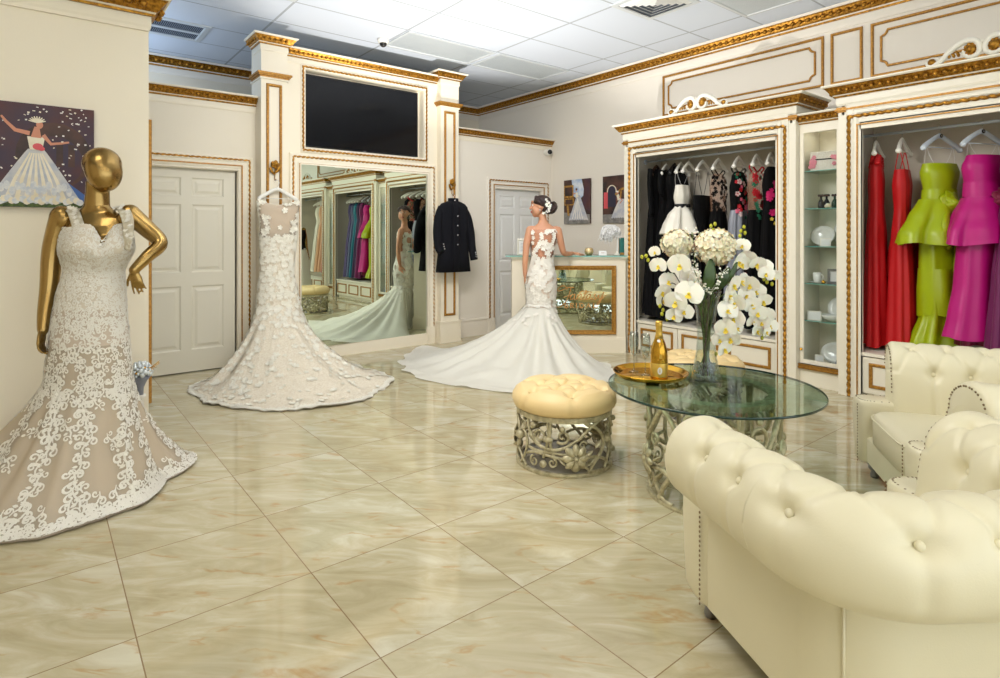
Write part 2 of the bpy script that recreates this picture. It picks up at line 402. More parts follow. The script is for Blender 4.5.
def gown_surface(rings, center, outline, n=144, nb=30, ns=44, zexp=1.9, rexp=1., folds=22, famp=.035, lump=.03, seed=1, floor=.002, hem=.0, foldr=.05):
    """rings: table (z, cx, cy, rx, ry) from neckline down to where the skirt flares; the flare then runs out to the floor outline."""
    P = []; zt, zb = rings[0][0], rings[-1][0]; tab = [(-r[0],)+tuple(r[1:]) for r in rings]
    for j in range(nb):
        z = zt+(zb-zt)*j/(nb-1); cx, cy, rx, ry = lerp_table(tab, -z)
        P.append([(cx+rx*math.cos(2*PI*i/n), cy+ry*math.sin(2*PI*i/n), z) for i in range(n)])
    cx, cy, rx, ry = rings[-1][1:]
    for j in range(1, ns+1):
        t = j/ns; row = []
        for i in range(n):
            a = 2*PI*i/n; bx, by = cx+rx*math.cos(a), cy+ry*math.sin(a)
            Rr = outline(a)*(1+hem*math.sin(a*90))
            w = noise.noise(V((math.cos(a)*2.2, math.sin(a)*2.2, seed*3.7)))
            ph = folds*a + 2.2*w + .8*math.sin(3*a+seed)
            wave = math.sin(ph)*(.6+.4*math.sin(5*a+seed))
            ex, ey = center[0]+Rr*math.cos(a), center[1]+Rr*math.sin(a)
            f = t**rexp; x = bx+(ex-bx)*f; y = by+(ey-by)*f
            amp = math.sin(PI*min(1,t*1.1)**.8) if t < .9 else .3
            rr = 1+foldr*wave*min(1,2.2*t)*(1-.7*t)
            x = center[0]+(x-center[0])*rr; y = center[1]+(y-center[1])*rr
            q = noise.noise(V((x*2.6, y*2.6, seed)))+.5*noise.noise(V((x*7, y*7, seed+5)))
            z = zb*(1-t)**zexp
            z += famp*max(0,amp)*(wave*.5+.5)*t**.6 + lump*max(0, q)*t
            row.append((x, y, max(z, floor + .0025*(wave+1))))
        P.append(row)
    return Surf(P)

# ---------------------------------------------------------------- figures
def limb(b, pts, rad, n=14, flat=None):
    P = catmull(pts, 6); m = len(pts); rs = []
    for i in range(len(P)):
        t = i/6; k = min(int(t), m-2); f = t-k; rs.append(rad[k]*(1-f)+rad[k+1]*f)
    b.tube(P, rs, n=n, flat=flat)
    b.ball(P[0], rs[0]*1.0, 12, 8); b.ball(P[-1], rs[-1]*1.0, 12, 8)
def hand(b, wrist, d, nrm, thumb_side, L=.175, curl=(.25,.3,.35,.45), fr=.0075, spread=.10, thumb=.7):
    "palm, four fingers and a thumb; d points along the hand, nrm out of the back of the hand"
    d = unit(V(d)); nrm = unit(V(nrm)-d*V(nrm).dot(d)); w = unit(d.cross(nrm))*thumb_side; wr = V(wrist); k = L/.175
    secs = [(0,.024,.018),(.02,.027,.017),(.05,.037,.0165),(.08,.039,.0145),(.093,.036,.010)]
    rings = [[wr + d*s*k + (w*math.cos(2*PI*i/16)*a + nrm*math.sin(2*PI*i/16)*t)*k for i in range(16)] for s, a, t in secs]
    b.loft(rings, caps=True)
    for i, (off, ln) in enumerate(((.029,.070),(.0095,.080),(-.010,.074),(-.029,.058))):
        p = wr + (d*.083 + w*off)*k; dirn = unit(d + w*off/.029*spread); pts = [p - dirn*.02*k, p]; a = 0
        for s in range(3):
            a += curl[i]*(.8 if s == 0 else 1.)
            q = dirn*math.cos(a) - nrm*math.sin(a); p = p + q*ln*k*(.42,.32,.26)[s]; pts.append(p)
        b.tube(catmull(pts, 4), [fr*k*(1.12-.3*j/16) for j in range(17)], n=8); b.ball(pts[-1], fr*k*.85, 8, 6)
    p = wr + (d*.022 + w*.022)*k; q = unit(d*.75 + w*thumb - nrm*.25); q2 = unit(d*.95 + w*thumb*.4 - nrm*.3)
    pts = [p, p+q*.035*k, p+q*.035*k+unit(q+q2)*.03*k, p+q*.035*k+unit(q+q2)*.03*k+q2*.024*k]
    b.tube(catmull(pts, 4), [fr*k*(1.5-.045*j) for j in range(13)], n=8); b.ball(pts[-1], fr*k*.95, 8, 6)
def torso(b, secs, n=28):
    rings = []
    for (z, rx, ry, ox, oy) in secs: rings.append([V((ox+rx*math.cos(2*PI*i/n), oy+ry*math.sin(2*PI*i/n), z)) for i in range(n)])
    b.loft(rings, caps=True)
def finish_body(b, name, m, parent, voxel=.006, smooth=4):
    o = b.build(name, m, parent, smooth=True)
    mod(o, 'REMESH', mode='VOXEL', voxel_size=voxel, use_smooth_shade=True)
    mod(o, 'SMOOTH', factor=.5, iterations=smooth)
    return o
FLASH, FILL, SKY, EXPO = 270., 66., 2.5, .25
PANEL_GLOW = 6.0
MIRROR_TURN = 1.1
# ================================================================ the room
XR, CEIL = 6.09, 3.58
def yfn(Y): return lambda u,v,h: V((u, Y-h, v))      # on a wall that faces the camera (-y)
def xfn(X): return lambda u,v,h: V((X-h, u, v))      # on the long wall that faces -x
def crown(bw, bg, a, b, nrm, z, s=1., m0=0, m1=0, egg=.055):
    "cornice along a->b: white cove and cap, gilded band of eggs, thin gold line below"
    a, b, nrm = V((a[0],a[1],0)), V((b[0],b[1],0)), V((nrm[0],nrm[1],0)); t = unit(b-a)
    def run(mb, prof):
        A = [a + nrm*o*s - t*o*s*m0 + V((0,0,z+h*s)) for o,h in prof]; B = [b + nrm*o*s + t*o*s*m1 + V((0,0,z+h*s)) for o,h in prof]
        n = len(prof); mb.add(A+B, [(i,(i+1)%n,n+(i+1)%n,n+i) for i in range(n)]+[tuple(range(n)), tuple(range(2*n-1,n-1,-1))], False)
    run(bw, [(-.012,-.075),(.008,-.075),(.012,-.055),(.012,0),(.028,.010),(.034,.018),(-.012,.018)])
    run(bg, [(.010,-.004),(.026,-.004),(.030,.008),(.014,.010)])
    run(bg, [(.0,.018),(.034,.018),(.046,.028),(.078,.072),(.086,.080),(.0,.080)])
    run(bw, [(-.012,.080),(.092,.080),(.102,.090),(.102,.1),(-.012,.1)])
    L = (b-a).length; k = max(1, int(L/(egg*s)))
    q = V((0,0,1)).rotation_difference(unit(nrm*.72+V((0,0,-.7))))
    for i in range(k):
        p = a.lerp(b, (i+.5)/k) + nrm*.066*s + V((0,0,z+.046*s))
        bg.ball(p, (egg*s*.32, egg*s*.32, .020*s), 8, 4, q)
        p2 = a.lerp(b, i/k) + nrm*.066*s + V((0,0,z+.046*s)); bg.ball(p2, (egg*s*.11, egg*s*.11, .024*s), 6, 3, q)

b = new(); b.box(-3.2,6.3,-4.2,8.4,-.05,0); struct(b.build('floor', 'floor'))
b = new(); b.box(-3.2,6.3,-4.2,8.4,CEIL,CEIL+.06); struct(b.build('ceiling', 'ceiling'))
b = new(); b.box(XR,XR+.12,-4.2,8.4,0,CEIL); struct(b.build('wall_right', 'wall_r'))
b = new(); b.box(-3.2,6.2,8.24,8.36,0,CEIL); struct(b.build('wall_far', 'wall'))
b = new(); b.box(-3.3,-3.2,-4.2,8.4,0,CEIL); struct(b.build('wall_left', 'wall'))
# storefront behind the camera
b = new(); b.box(-3.2,6.2,-4.2,-4.05,0,.35); b.box(-3.2,6.2,-4.2,-4.05,3.05,CEIL)
for x in (-3.2,-.2,2.9,6.0): b.box(x,x+.2,-4.2,-4.05,.35,3.05)
struct(b.build('wall_front', 'wall'))
for x in (-3.0,0,3.1):
    b = new(); b.box(x,x+2.8,-4.14,-4.13,.35,3.05); w = struct(b.build('window_1', 'pane'))
    f = new(); f.frame(x,x+2.8,.35,3.05,[(0,0),(0,.05),(.06,.05),(.06,0)],yfn(-4.06)); f.build('window_frame','doorwhite',w)

# partition with the six-panel door
YD = 6.40
def six_panel_door(name, x0, x1, z1, Y, paint, top=.0):
    w = x1-x0; b = new(); g = .012
    def panel_y(a, c): return a, c
    cols = [(x0+.13*w, x0+.45*w), (x0+.55*w, x0+.87*w)]; rows = [(.115*z1,.455*z1),(.505*z1,.815*z1),(.855*z1,.955*z1)]
    rows = [(.11*z1,.42*z1),(.485*z1,.815*z1),(.855*z1,.945*z1)]
    xs = [x0]+[q for c in cols for q in c]+[x1]; zs = [.012]+[q for r_ in rows for q in r_]+[z1]
    fn = yfn(Y)
    for i in range(5):
        for j in range(7):
            if i % 2 == 1 and j % 2 == 1: b.frame(xs[i],xs[i+1],zs[j],zs[j+1],[(0,0),(.014,-.011),(.03,-.011),(.055,-.002),(.056,-.002)],fn); b.add([fn(xs[i]+.056,zs[j]+.056,-.002),fn(xs[i+1]-.056,zs[j]+.056,-.002),fn(xs[i+1]-.056,zs[j+1]-.056,-.002),fn(xs[i]+.056,zs[j+1]-.056,-.002)],[(0,1,2,3)],False)
            else: b.add([fn(xs[i],zs[j],0),fn(xs[i+1],zs[j],0),fn(xs[i+1],zs[j+1],0),fn(xs[i],zs[j+1],0)],[(0,1,2,3)],False)
    b.box(x0,x1,Y+.012,Y+.045,.012,z1)
    for p in ((x0,z1),): b.box(x0,x0+.012,Y,Y+.012,.012,z1); b.box(x1-.012,x1,Y,Y+.012,.012,z1); b.box(x0,x1,Y,Y+.012,z1-.012,z1)
    return struct(b.build(name, paint))
def door_trim(nm, x0, x1, z1, Y, paint, plinth=.0):
    "white architrave with a gilded rope outside and a thin gold line inside"
    fn = yfn(Y); o = new(); w = .135
    o.frame(x0-w,x1+w,0,z1+w*.8,[(-.012,0),(-.012,.014),(.0,.022),(.014,.022),(.03,.026),(.045,.018),(.1,.018),(.11,.012),(.125,.012),(.135,0)],fn,3)
    t = struct(o.build('trim_1', paint))
    g = new(); d = w-.012; e = .020
    def U(i, z0): return [fn(x0-i,z0,e),fn(x0-i,z1+i*.8,e),fn(x1+i,z1+i*.8,e),fn(x1+i,z0,e)]
    g.rope(U(d-.01,.22), .0125, .05); g.build('gilded_rope','gold',t)
    h = new(); h.frame(x0-.045,x1+.045,.22,z1+.036,[(0,.012),(0,.026),(.012,.026),(.012,.012)],fn,3); h.build('gold_line','goldline',t)
    return t
dx0, dx1, dz = .70, 1.63, 2.055
b = new(); b.box(-3.2,dx0,YD,YD+.12,0,2.76); b.box(dx1,1.85,YD,YD+.12,0,2.76); b.box(dx0,dx1,YD,YD+.12,dz,2.76); struct(b.build('wall_back_left','wall'))
six_panel_door('door_1', dx0, dx1, dz, YD+.05, 'doorpaint')
door_trim('trim', dx0, dx1, dz, YD, 'cream')
w_, g_ = new(), new(); crown(w_, g_, (-3.2,YD), (1.85,YD), (0,-1), 2.72, .95, 0, 0); t = struct(w_.build('trim_2','cream')); g_.build('gilded_cornice','gold',t)
b = new(); b.box(-3.2,dx0-.14,YD-.016,YD,0,.22); b.box(dx1+.14,1.85,YD-.016,YD,0,.22); struct(b.build('baseboard_back_left','cream'))

# piers on both sides of the mirror
def pier(nm, x0, x1, Yf):
    b = new(); xc = (x0+x1)/2; z1 = 3.345
    b.box(x0,x1,Yf,6.55,0,z1)
    b.box(x0-.02,x1+.02,Yf-.025,6.55,0,.25); b.box(x0-.028,x1+.028,Yf-.034,6.55,.25,.275); b.box(x0-.026,x1+.026,Yf-.03,6.55,0,.02)
    b.box(x0-.012,x1+.012,Yf-.014,6.55,2.985,3.005); p = struct(b.build(nm,'cream'))
    g = new()
    for z, a in ((3.01,.016),(3.026,.030),(3.04,.042)): g.box(x0-a,x1+a,Yf-a,6.5,z-.008,z+.012)
    g.frame(x0+.05,x1-.055,.34,2.94,[(0,0),(0,.010),(.008,.018),(.020,.018),(.028,.010),(.028,0)],yfn(Yf)); g.build('gold_panel_moulding','goldline',p)
    w_, g2 = new(), new()
    crown(w_, g2, (x0,Yf), (x1,Yf), (0,-1), 3.345, .9, 1, 1); crown(w_, g2, (x0,6.5), (x0,Yf), (-1,0), 3.345, .9, 0, 1); crown(w_, g2, (x1,Yf), (x1,6.5), (1,0), 3.345, .9, 1, 0)
    w_.box(x0-.05,x1+.05,Yf-.05,6.5,3.43,3.436)
    w_.build('capital','cream',p); g2.build('gilded_capital','gold',p)
    return p
pier('wall_pier_left', 1.81, 2.075, 6.21); pier('wall_pier_right', 3.995, 4.268, 6.21)

# partition with the television niche and the mirror
YT = 6.30
tx0, tx1, tz0, tz1 = 2.305, 3.795, 2.33, 3.175
b = new(); b.box(2.06,tx0,YT,YT+.14,0,3.30); b.box(tx1,3.995,YT,YT+.14,0,3.30); b.box(tx0,tx1,YT,YT+.14,0,tz0); b.box(tx0,tx1,YT,YT+.14,tz1,3.30); b.box(tx0,tx1,YT+.10,YT+.14,tz0,tz1)
struct(b.build('wall_mirror','cream'))
fn = yfn(YT)
o = new(); o.frame(2.245,3.855,2.272,3.232,[(0,0),(0,.012),(.015,.022),(.05,.022),(.06,.0)],fn); t = struct(o.build('trim_3','cream'))
g = new(); g.rope([fn(2.272,2.298,.02),fn(3.829,2.298,.02),fn(3.829,3.205,.02),fn(2.272,3.205,.02)], .013, .05, closed=True); g.build('gilded_rope','gold',t)
w_, g_ = new(), new(); crown(w_, g_, (2.09,YT), (3.995,YT), (0,-1), 3.29, .9); t = struct(w_.build('trim_4','cream')); g_.build('gilded_cornice','gold',t)
tv = empty('television', 'large black flat television set into the gilded niche above the mirror', 'television', (3.02,YT+.06,2.345))
b = new(); b.frame(-.715,.72,0,.80,[(0,-.03),(0,.016),(.009,.018),(.013,.012),(.013,0)],lambda u,v,h: V((u,-h,v))); b.box(-.7,.7,.004,.03,.02,.78); b.build('bezel','bezel',tv)
b = new(); b.box(-.704,.709,-.010,.003,.012,.79); b.build('screen','screen',tv)
b = new(); b.box(-.02,.02,-.0185,-.012,.002,.009); b.build('maker_badge','silverbutton',tv)
# mirror
mr = empty('wall_mirror_panel', 'tall frameless-edged wall mirror below the television, reflecting the bride', 'mirror', (3.04,YT,0))
mr.name = 'tall_mirror'
b = new(); b.box(-.795,.795,-.012,.0,.135,2.132); gl = b.build('mirror_glass','mirror',mr); gl.location = (0,-.016,0); gl.rotation_euler = (0,0,R(MIRROR_TURN) if 'MIRROR_TURN' in globals() else 0)
f3 = lambda u,v,h: V((u,-h,v))
b = new(); b.frame(-.905,.915,0,2.245,[(-.012,0),(-.012,.016),(.004,.026),(.02,.026),(.03,.03),(.042,.02),(.075,.020),(.085,.030),(.105,.036),(.118,.036),(.118,0)],f3,3); b.box(-.80,.80,-.022,0,0,.136); b.box(-.90,-.79,-.03,0,0,.215); b.box(.79,.905,-.03,0,0,.215); b.build('surround','cream',mr)
b = new(); b.rope([f3(-.878,.215,.022),f3(-.878,2.218,.022),f3(.893,2.218,.022),f3(.893,.215,.022)], .0125, .05); b.build('gilded_rope','gold',mr)
b = new(); b.frame(-.815,.818,.215,2.150,[(0,.02),(0,.034),(.012,.034),(.012,.02)],f3,3); b.build('gold_line','goldline',mr)

# partition behind the counter, with the white door
d2a, d2b, d2z = 5.02, 5.89, 2.04
b = new(); b.box(4.268,d2a,YD,YD+.12,0,2.72); b.box(d2b,XR,YD,YD+.12,0,2.72); b.box(d2a,d2b,YD,YD+.12,d2z,2.72); struct(b.build('wall_back_right','wall_r'))
six_panel_door('door_2', d2a, d2b, d2z, YD+.05, 'doorwhite')
door_trim('trim', d2a, d2b, d2z, YD, 'wall_r')
w_, g_ = new(), new(); crown(w_, g_, (4.268,YD), (XR,YD), (0,-1), 2.70, .9); t = struct(w_.build('trim_5','cream')); g_.build('gilded_cornice','gold',t)
b = new(); b.box(4.268,d2a-.15,YD-.016,YD,0,.21); b.box(4.268,d2a-.15,YD-.026,YD,.21,.232); b.box(d2b+.15,XR,YD-.016,YD,0,.22); struct(b.build('baseboard_back_right','wall_r'))

# near partition on the left that carries the picture
YL, XL = 4.40, .575
b = new(); b.box(-3.2,XL,YL,YL+.22,0,2.80); struct(b.build('wall_picture','cream'))
b = new()
b.box(-3.2,XL,YL-.006,YL+.2,2.72,2.80)
w_, g_ = new(), new(); crown(w_, g_, (-3.2,YL), (XL,YL), (0,-1), 2.80, 1.15, 0, 1, .07); crown(w_, g_, (XL,YL), (XL,YL+.22), (1,0), 2.80, 1.15, 1, 0, .07)
w_.box(-3.2,XL,YL-.012,YL,2.70,2.72); t = struct(w_.build('trim_6','cream')); g_.build('gilded_cornice','gold',t)
b = new(); b.box(-3.2,XL+.012,YL-.014,YL+.22,0,.125)
b.add([(-3.2,YL-.014,.125),(XL+.012,YL-.014,.125),(XL+.012,YL+.22,.125),(-3.2,YL-.03,.132),(XL+.035,YL-.034,.132),(XL+.035,YL+.22,.132),(-3.2,YL-.026,.150),(XL+.03,YL-.026,.150),(XL+.03,YL+.22,.150),(-3.2,YL,.205),(XL,YL,.205),(XL,YL+.22,.205)],
      [(0,1,4,3),(1,2,5,4),(3,4,7,6),(4,5,8,7),(6,7,10,9),(7,8,11,10)],False)
struct(b.build('baseboard_picture','cream'))
fr = empty('gold_frame', 'tall slim gold frame seen edge-on at the end of the cream wall by the door', 'frame', (XL,YL+.11,.27))
b = new(); b.frame(-.10,.10,0,1.86,[(0,0),(0,.016),(.005,.02),(.02,.02),(.026,.008),(.026,0)],lambda u,v,h: V((h,u,v))); b.build('frame_moulding','goldline',fr)
b = new(); b.box(.001,.006,-.08,.08,.02,1.84); b.build('mirror_pane','mirror',fr)

# cornice and gilded panels on the long wall
w_, g_ = new(), new(); crown(w_, g_, (XR,-4.0), (XR,8.24), (-1,0), 3.455, 1.2, 0, -1, .06); crown(w_, g_, (-3.2,8.24), (XR,8.24), (0,-1), 3.455, 1.2, 0, -1, .07)
t = struct(w_.build('trim_7','wall_r')); g_.build('gilded_cornice','gold',t)
fn = xfn(XR)
def notched(b, y0, y1, z0, z1, r=.05, w=.011, h=.016):
    pts = []
    for (cx,cy,a0) in ((y0,z0,90),(y1,z0,180),(y1,z1,270),(y0,z1,360)):
        for k in range(7):
            a = R(a0-90*k/6); pts.append(fn(cx+r*math.cos(a), cy+r*math.sin(a), h*.5))
    b.tube(pts, w, 6, closed=True, smooth=False)
PM = [(0,0),(0,.014),(.006,.022),(.018,.022),(.024,.014),(.024,0)]
for k, (y0,y1,nt) in enumerate([(2.50,4.39,1),(2.155,2.437,0),(.13,2.087,1),(-.22,.06,0),(-2.2,-.29,1)]):
    b = new(); b.frame(y0,y1,2.835,3.335,PM,fn)
    if nt: notched(b, y0+.085, y1-.085, 2.92, 3.25)
    struct(b.build('trim_%d' % (8+k),'goldline'))

# ceiling fittings
def troffer(x0, y0, lit=False, label=''):
    t = empty('ceiling_light', label, 'ceiling light', (x0+.6096,y0+.3048,CEIL), 0, None)
    f = lambda u,v,h: V((u,v,-h))
    b = new(); b.frame(-.6,.6,-.298,.298,[(0,0),(0,.012),(.03,.014),(.04,.004)],f); b.build('light_frame','tbar',t)
    b = new(); b.box(-.565,.565,-.262,.262,-.006,-.002); b.build('diffuser','added_glow' if lit else 'lens',t)
    return t
mat('added_glow', (255,250,240), .5, emit=((255,247,232), PANEL_GLOW))  # emission of the added panels; the ones in view stay unlit
troffer(3.145,5.53,False,'dark ceiling light panel just above the top of the mirror wall')
troffer(4.40,5.53,False,'dark ceiling light panel behind the right pier, beside another')
troffer(2.02,3.68,False,'dark ceiling light panel cut by the top of the picture, nearer than the camera dome')
troffer(.70,4.90,False,'dark ceiling light panel above the left partition, cut by the top of the picture')
troffer(4.40,2.45,False,'dark ceiling light panel at the top edge beside the square air diffuser')
for k, (x, y) in enumerate([(-1.2,.6),(-1.2,2.4),(.1,-1.6),(2.2,-1.6),(.1,-2.9),(-1.6,-1.6),(2.2,-2.9),(-1.6,-2.9)]):  # unseen glowing panels added to brighten the room
    troffer(x, y, True, 'added, unseen lit ceiling panel %s' % ('by the left wall','by the left wall and deeper in','by the shop window','third along the shop window','in the back row at the shop window','in the front left corner','back row at the shop window, nearest the long wall','in the far corner by the shop window')[k])
vt = empty('return_vent', 'white return air grille with dark slots in the blue-shaded ceiling', 'vent', (1.17,7.05,CEIL))
f = lambda u,v,h: V((u,v,-h))
b = new(); b.frame(-.36,.29,-.31,.29,[(0,0),(0,.012),(.05,.016),(.06,.002)],f); b.box(-.30,.23,-.025,.02,-.014,-.002); b.build('grille_frame','tbar',vt)
b = new(); b.box(-.30,.23,-.25,.23,-.003,-.001); b.build('dark_plenum','dark',vt)
b = new()
for i in range(30):
    x = -.30+.0177*i
    for (y0,y1) in ((-.25,-.025),(.02,.23)): b.add([(x,y0,-.005),(x+.003,y0,-.013),(x+.003,y1,-.013),(x,y1,-.005)],[(0,1,2,3)],False)
b.build('louvres','grillgrey',vt)
df = empty('air_diffuser', 'square white ceiling air diffuser with nested square vanes', 'vent', (4.62,3.42,CEIL))
b = new(); b.frame(-.3,.3,-.3,.3,[(0,0),(0,.008),(.05,.010),(.052,.0)],f); b.build('diffuser_frame','tbar',df)
b = new(); b.box(-.25,.25,-.25,.25,-.002,-.0005); b.build('dark_throat','grillgrey',df)
b = new()
for q in (.245,.195,.145,.095,.05): b.frame(-q,q,-q,q,[(0,.004),(.03,.024),(.034,.024),(.006,.004)],f)
b.build('vanes','doorwhite',df)
dm = empty('dome_camera', 'small white dome security camera on the ceiling above the television', 'security camera', (3.06,5.95,CEIL))
b = new(); b.lathe([(.0,0),(.062,0),(.064,-.02),(.058,-.045),(.05,-.05),(0,-.05)], n=24); b.build('housing','whiteplastic',dm)
b = new(); b.ball((0,0,-.055),(.04,.04,.04),16,10); b.build('lens_dome','blackplastic',dm)
bc = empty('eyeball_camera', 'white round security camera high in the corner above the white door', 'security camera', (5.98,YD,2.60))
b = new(); b.lathe([(0,0),(.05,0),(.052,.02),(.04,.04),(0,.042)], axis=(0,-1,0), n=20); b.ball((0,-.07,0),.055,18,12); b.build('housing','whiteplastic',bc)
b = new(); b.lathe([(0,0),(.034,0),(.034,.012),(0,.012)], c=(-.022,-.112,-.004), axis=(-.45,-.9,0), n=18); b.build('lens','blackplastic',bc)

# rose hooks and the pictures
def rose_hook(name, label, loc):
    r = empty('rose_hook', label, 'hook', loc)
    b = new()
    for k in range(3):
        for i in range(5):
            a = 2*PI*i/5+k*.6; q = Matrix.Rotation(a,3,'Y').to_quaternion()
            b.ball((.026*(1-k*.3)*math.cos(a), -.035-.009*k, .026*(1-k*.3)*math.sin(a)), (.024-.004*k,.012,.020-.004*k), 8, 5, q)
    b.ball((0,-.055,0), .015, 8, 6); b.build('rose','gold',r)
    b = new(); b.tube(catmull([(0,-.03,-.01),(.004,-.02,-.07),(.002,-.015,-.13),(0,-.02,-.155),(0,-.05,-.168),(0,-.06,-.15)],5), .0048, 8); b.lathe([(0,0),(.012,0),(.012,.012),(0,.012)], c=(0,0,-.09), axis=(0,-1,0), n=12); b.build('stem_hook','gold',r)
    for s, z in ((-1,-.07),(1,-.055)):
        b = new(); P = [(0,-.02,z-.03),(s*.022,-.026,z-.012),(s*.042,-.03,z+.022),(s*.046,-.028,z+.045)]; b.tube(catmull(P,5), [.004+.011*math.sin(PI*k/15) for k in range(16)], 8, flat=(1,.35,(0,1,0))); b.build('leaf','gold',r)
    return r
rose_hook('h', 'gold rose-shaped wall hook on the left pier above the hanging lace gown', (1.94,6.21,2.10))
rose_hook('h', 'gold rose-shaped wall hook on the right pier above the black jacket', (4.15,6.21,2.04))

def picture(name, label, fn, w, h, bg, paint, loc):
    "canvas print: box with a painted face; paint(add) lays thin coloured shapes on it"
    r = empty('canvas_picture', label, 'picture', loc)
    names = list(bg); b = new(); b.cur = 0
    def P(u,v,d): return fn(u,v,d)
    c = new(); c.prism([(-w/2,-h/2),(w/2,-h/2),(w/2,h/2),(-w/2,h/2)], 0, .03, P); c.build('canvas', bg[0], r)
    lay = [.0308]
    def add(poly, m):
        if m not in names: names.append(m)
        b.cur = names.index(m); lay[0] += .00012
        b.add([P(max(-w/2,min(w/2,u)),max(-h/2,min(h/2,v)),lay[0]) for u,v in poly], [tuple(range(len(poly)))], False)
    paint(add, w, h); b.build('print', names, r)
    return r
mat('p_night', (58,44,66), .5, var=(5,(82,44,44))); mat('p_dark', (40,28,28), .5, var=(7,(86,54,44))); mat('p_gown', (214,210,206), .5, var=(14,(176,182,196))); mat('p_warm', (226,214,186), .5, var=(12,(240,232,214)))
mat('p_frost', (228,226,222), .5, var=(40,(196,202,212))); mat('p_skin', (206,140,112), .5); mat('p_coral', (214,84,92), .5); mat('p_grass', (84,104,44), .6, var=(60,(40,60,26))); mat('p_gold', (196,148,60), .5, var=(30,(120,80,30))); mat('p_sky', (96,150,206), .5, var=(6,(222,228,236))); mat('p_white', (236,232,226), .5); mat('p_brick', (120,70,58), .6, var=(30,(80,44,40))); mat('p_blue', (60,96,160), .5); mat('p_arch', (44,40,60), .5); mat('p_stone', (150,146,140), .5, var=(20,(110,108,106)))
def gown_poly(x, top, bot, wt, wb, n=14, curve=1.4, wav=.008):
    L = []; Rr = []
    for k in range(n+1):
        t = k/n; z = top+(bot-top)*t; hw = wt+(wb-wt)*t**curve
        L.append((x-hw, z)); Rr.append((x+hw, z))
    hem = [(x-wb+2*wb*k/18, bot+wav*(-1)**k) for k in range(1,18)]
    return L+hem+Rr[::-1]
def ell(x, z, a, c, n=14): return [(x+a*math.cos(2*PI*k/n), z+c*math.sin(2*PI*k/n)) for k in range(n)]
def stroke(p, w):
    L = []; Rr = []
    for i in range(len(p)):
        a, c = p[max(i-1,0)], p[min(i+1,len(p)-1)]; d = math.hypot(c[0]-a[0],c[1]-a[1]) or 1; nx, nz = -(c[1]-a[1])/d, (c[0]-a[0])/d; ww = w if isinstance(w,float) else w[i]
        L.append((p[i][0]+nx*ww,p[i][1]+nz*ww)); Rr.append((p[i][0]-nx*ww,p[i][1]-nz*ww))
    return L+Rr[::-1]
def paint_confetti(add, w, h):
    raw = add
    def add(poly, m): raw([(u*.82+.24, v*.9-.012) for u,v in poly], m)
    add(ell(.02,.02,.22,.22,24), 'p_dark'); add(ell(.02,-.02,.17,.17,20), 'p_night')
    add([(.03,-.05),(.07,-.05),(.07,.1),(.03,.1)], 'p_dark'); add([(.10,-.05),(.14,-.05),(.14,.1),(.10,.1)], 'p_dark')
    raw([(-w/2,-h/2),(w/2,-h/2),(w/2,-h/2+.03),(-w/2,-h/2+.025)], 'p_grass')
    add([(.08,-.14),(.22,-.25),(.26,-.29),(.12,-.28)], 'p_blue')
    add(gown_poly(-.085,.055,-.295,.045,.27,16,.95,.007), 'p_gown')
    for k in range(7):
        x = -.25+.055*k; add(stroke([(-.085+(x+.085)*.2,.03),(-.085+(x+.085)*.7,-.14),(x,-.28)], [.004,.010,.014]), 'p_warm')
    for k in range(26):
        x = -.085-.255+.51*k/25; add(ell(x, -.275+.012*math.sin(k*1.7), .022, .022, 8), 'p_frost' if k % 2 else 'p_warm')
    for k in range(14):
        x = -.085-.19+.38*k/13; add(ell(x, -.20+.02*math.sin(k*2.3), .018, .030, 8), 'p_frost')
    add(gown_poly(-.085,.135,.05,.05,.035,6,1.,0.), 'p_warm'); add(ell(-.075,.072,.03,.022), 'p_coral'); add(ell(-.055,.06,.02,.014), 'p_coral')
    add(stroke([(-.12,.155),(-.20,.17),(-.25,.22),(-.275,.255)], [.014,.012,.009,.006]), 'p_skin'); add(stroke([(-.045,.15),(.0,.095),(.06,.105),(.105,.115)], [.013,.010,.008,.006]), 'p_skin')
    add(stroke([(-.085,.13),(-.08,.20)], [.03,.014]), 'p_skin'); add(ell(-.065,.215,.020,.026), 'p_skin')
    for k in range(9): a = .3+k*.33; add(stroke([(-.078,.23),(-.078+.05*math.cos(a),.23+.04*math.sin(a))], [.006,.003]), 'p_warm')
    rr = random.Random(3)
    for k in range(230):
        x = rr.uniform(-w/2+.01,w/2-.01); z = rr.uniform(-.16,h/2-.01)
        if abs(x-.17) < .06 and z < .2: continue
        if rr.random() > .3+(.4 if x > .1 else 0)+(.3 if z > .05 else 0): continue
        a = rr.uniform(0,PI); l = rr.uniform(.004,.008); raw(stroke([(x-l*math.cos(a),z-l*math.sin(a)*.6),(x+l*math.cos(a),z+l*math.sin(a)*.6)], rr.uniform(.002,.0045)), 'p_white' if rr.random() < .7 else 'p_warm')
picture('canvas', 'big dark canvas of a bride throwing confetti, hung behind the gold mannequin', yfn(0), .90, .605, ['p_night'], paint_confetti, (-.17,YL,1.84))
def fnx(u,v,h): return V((-h,-u,v))
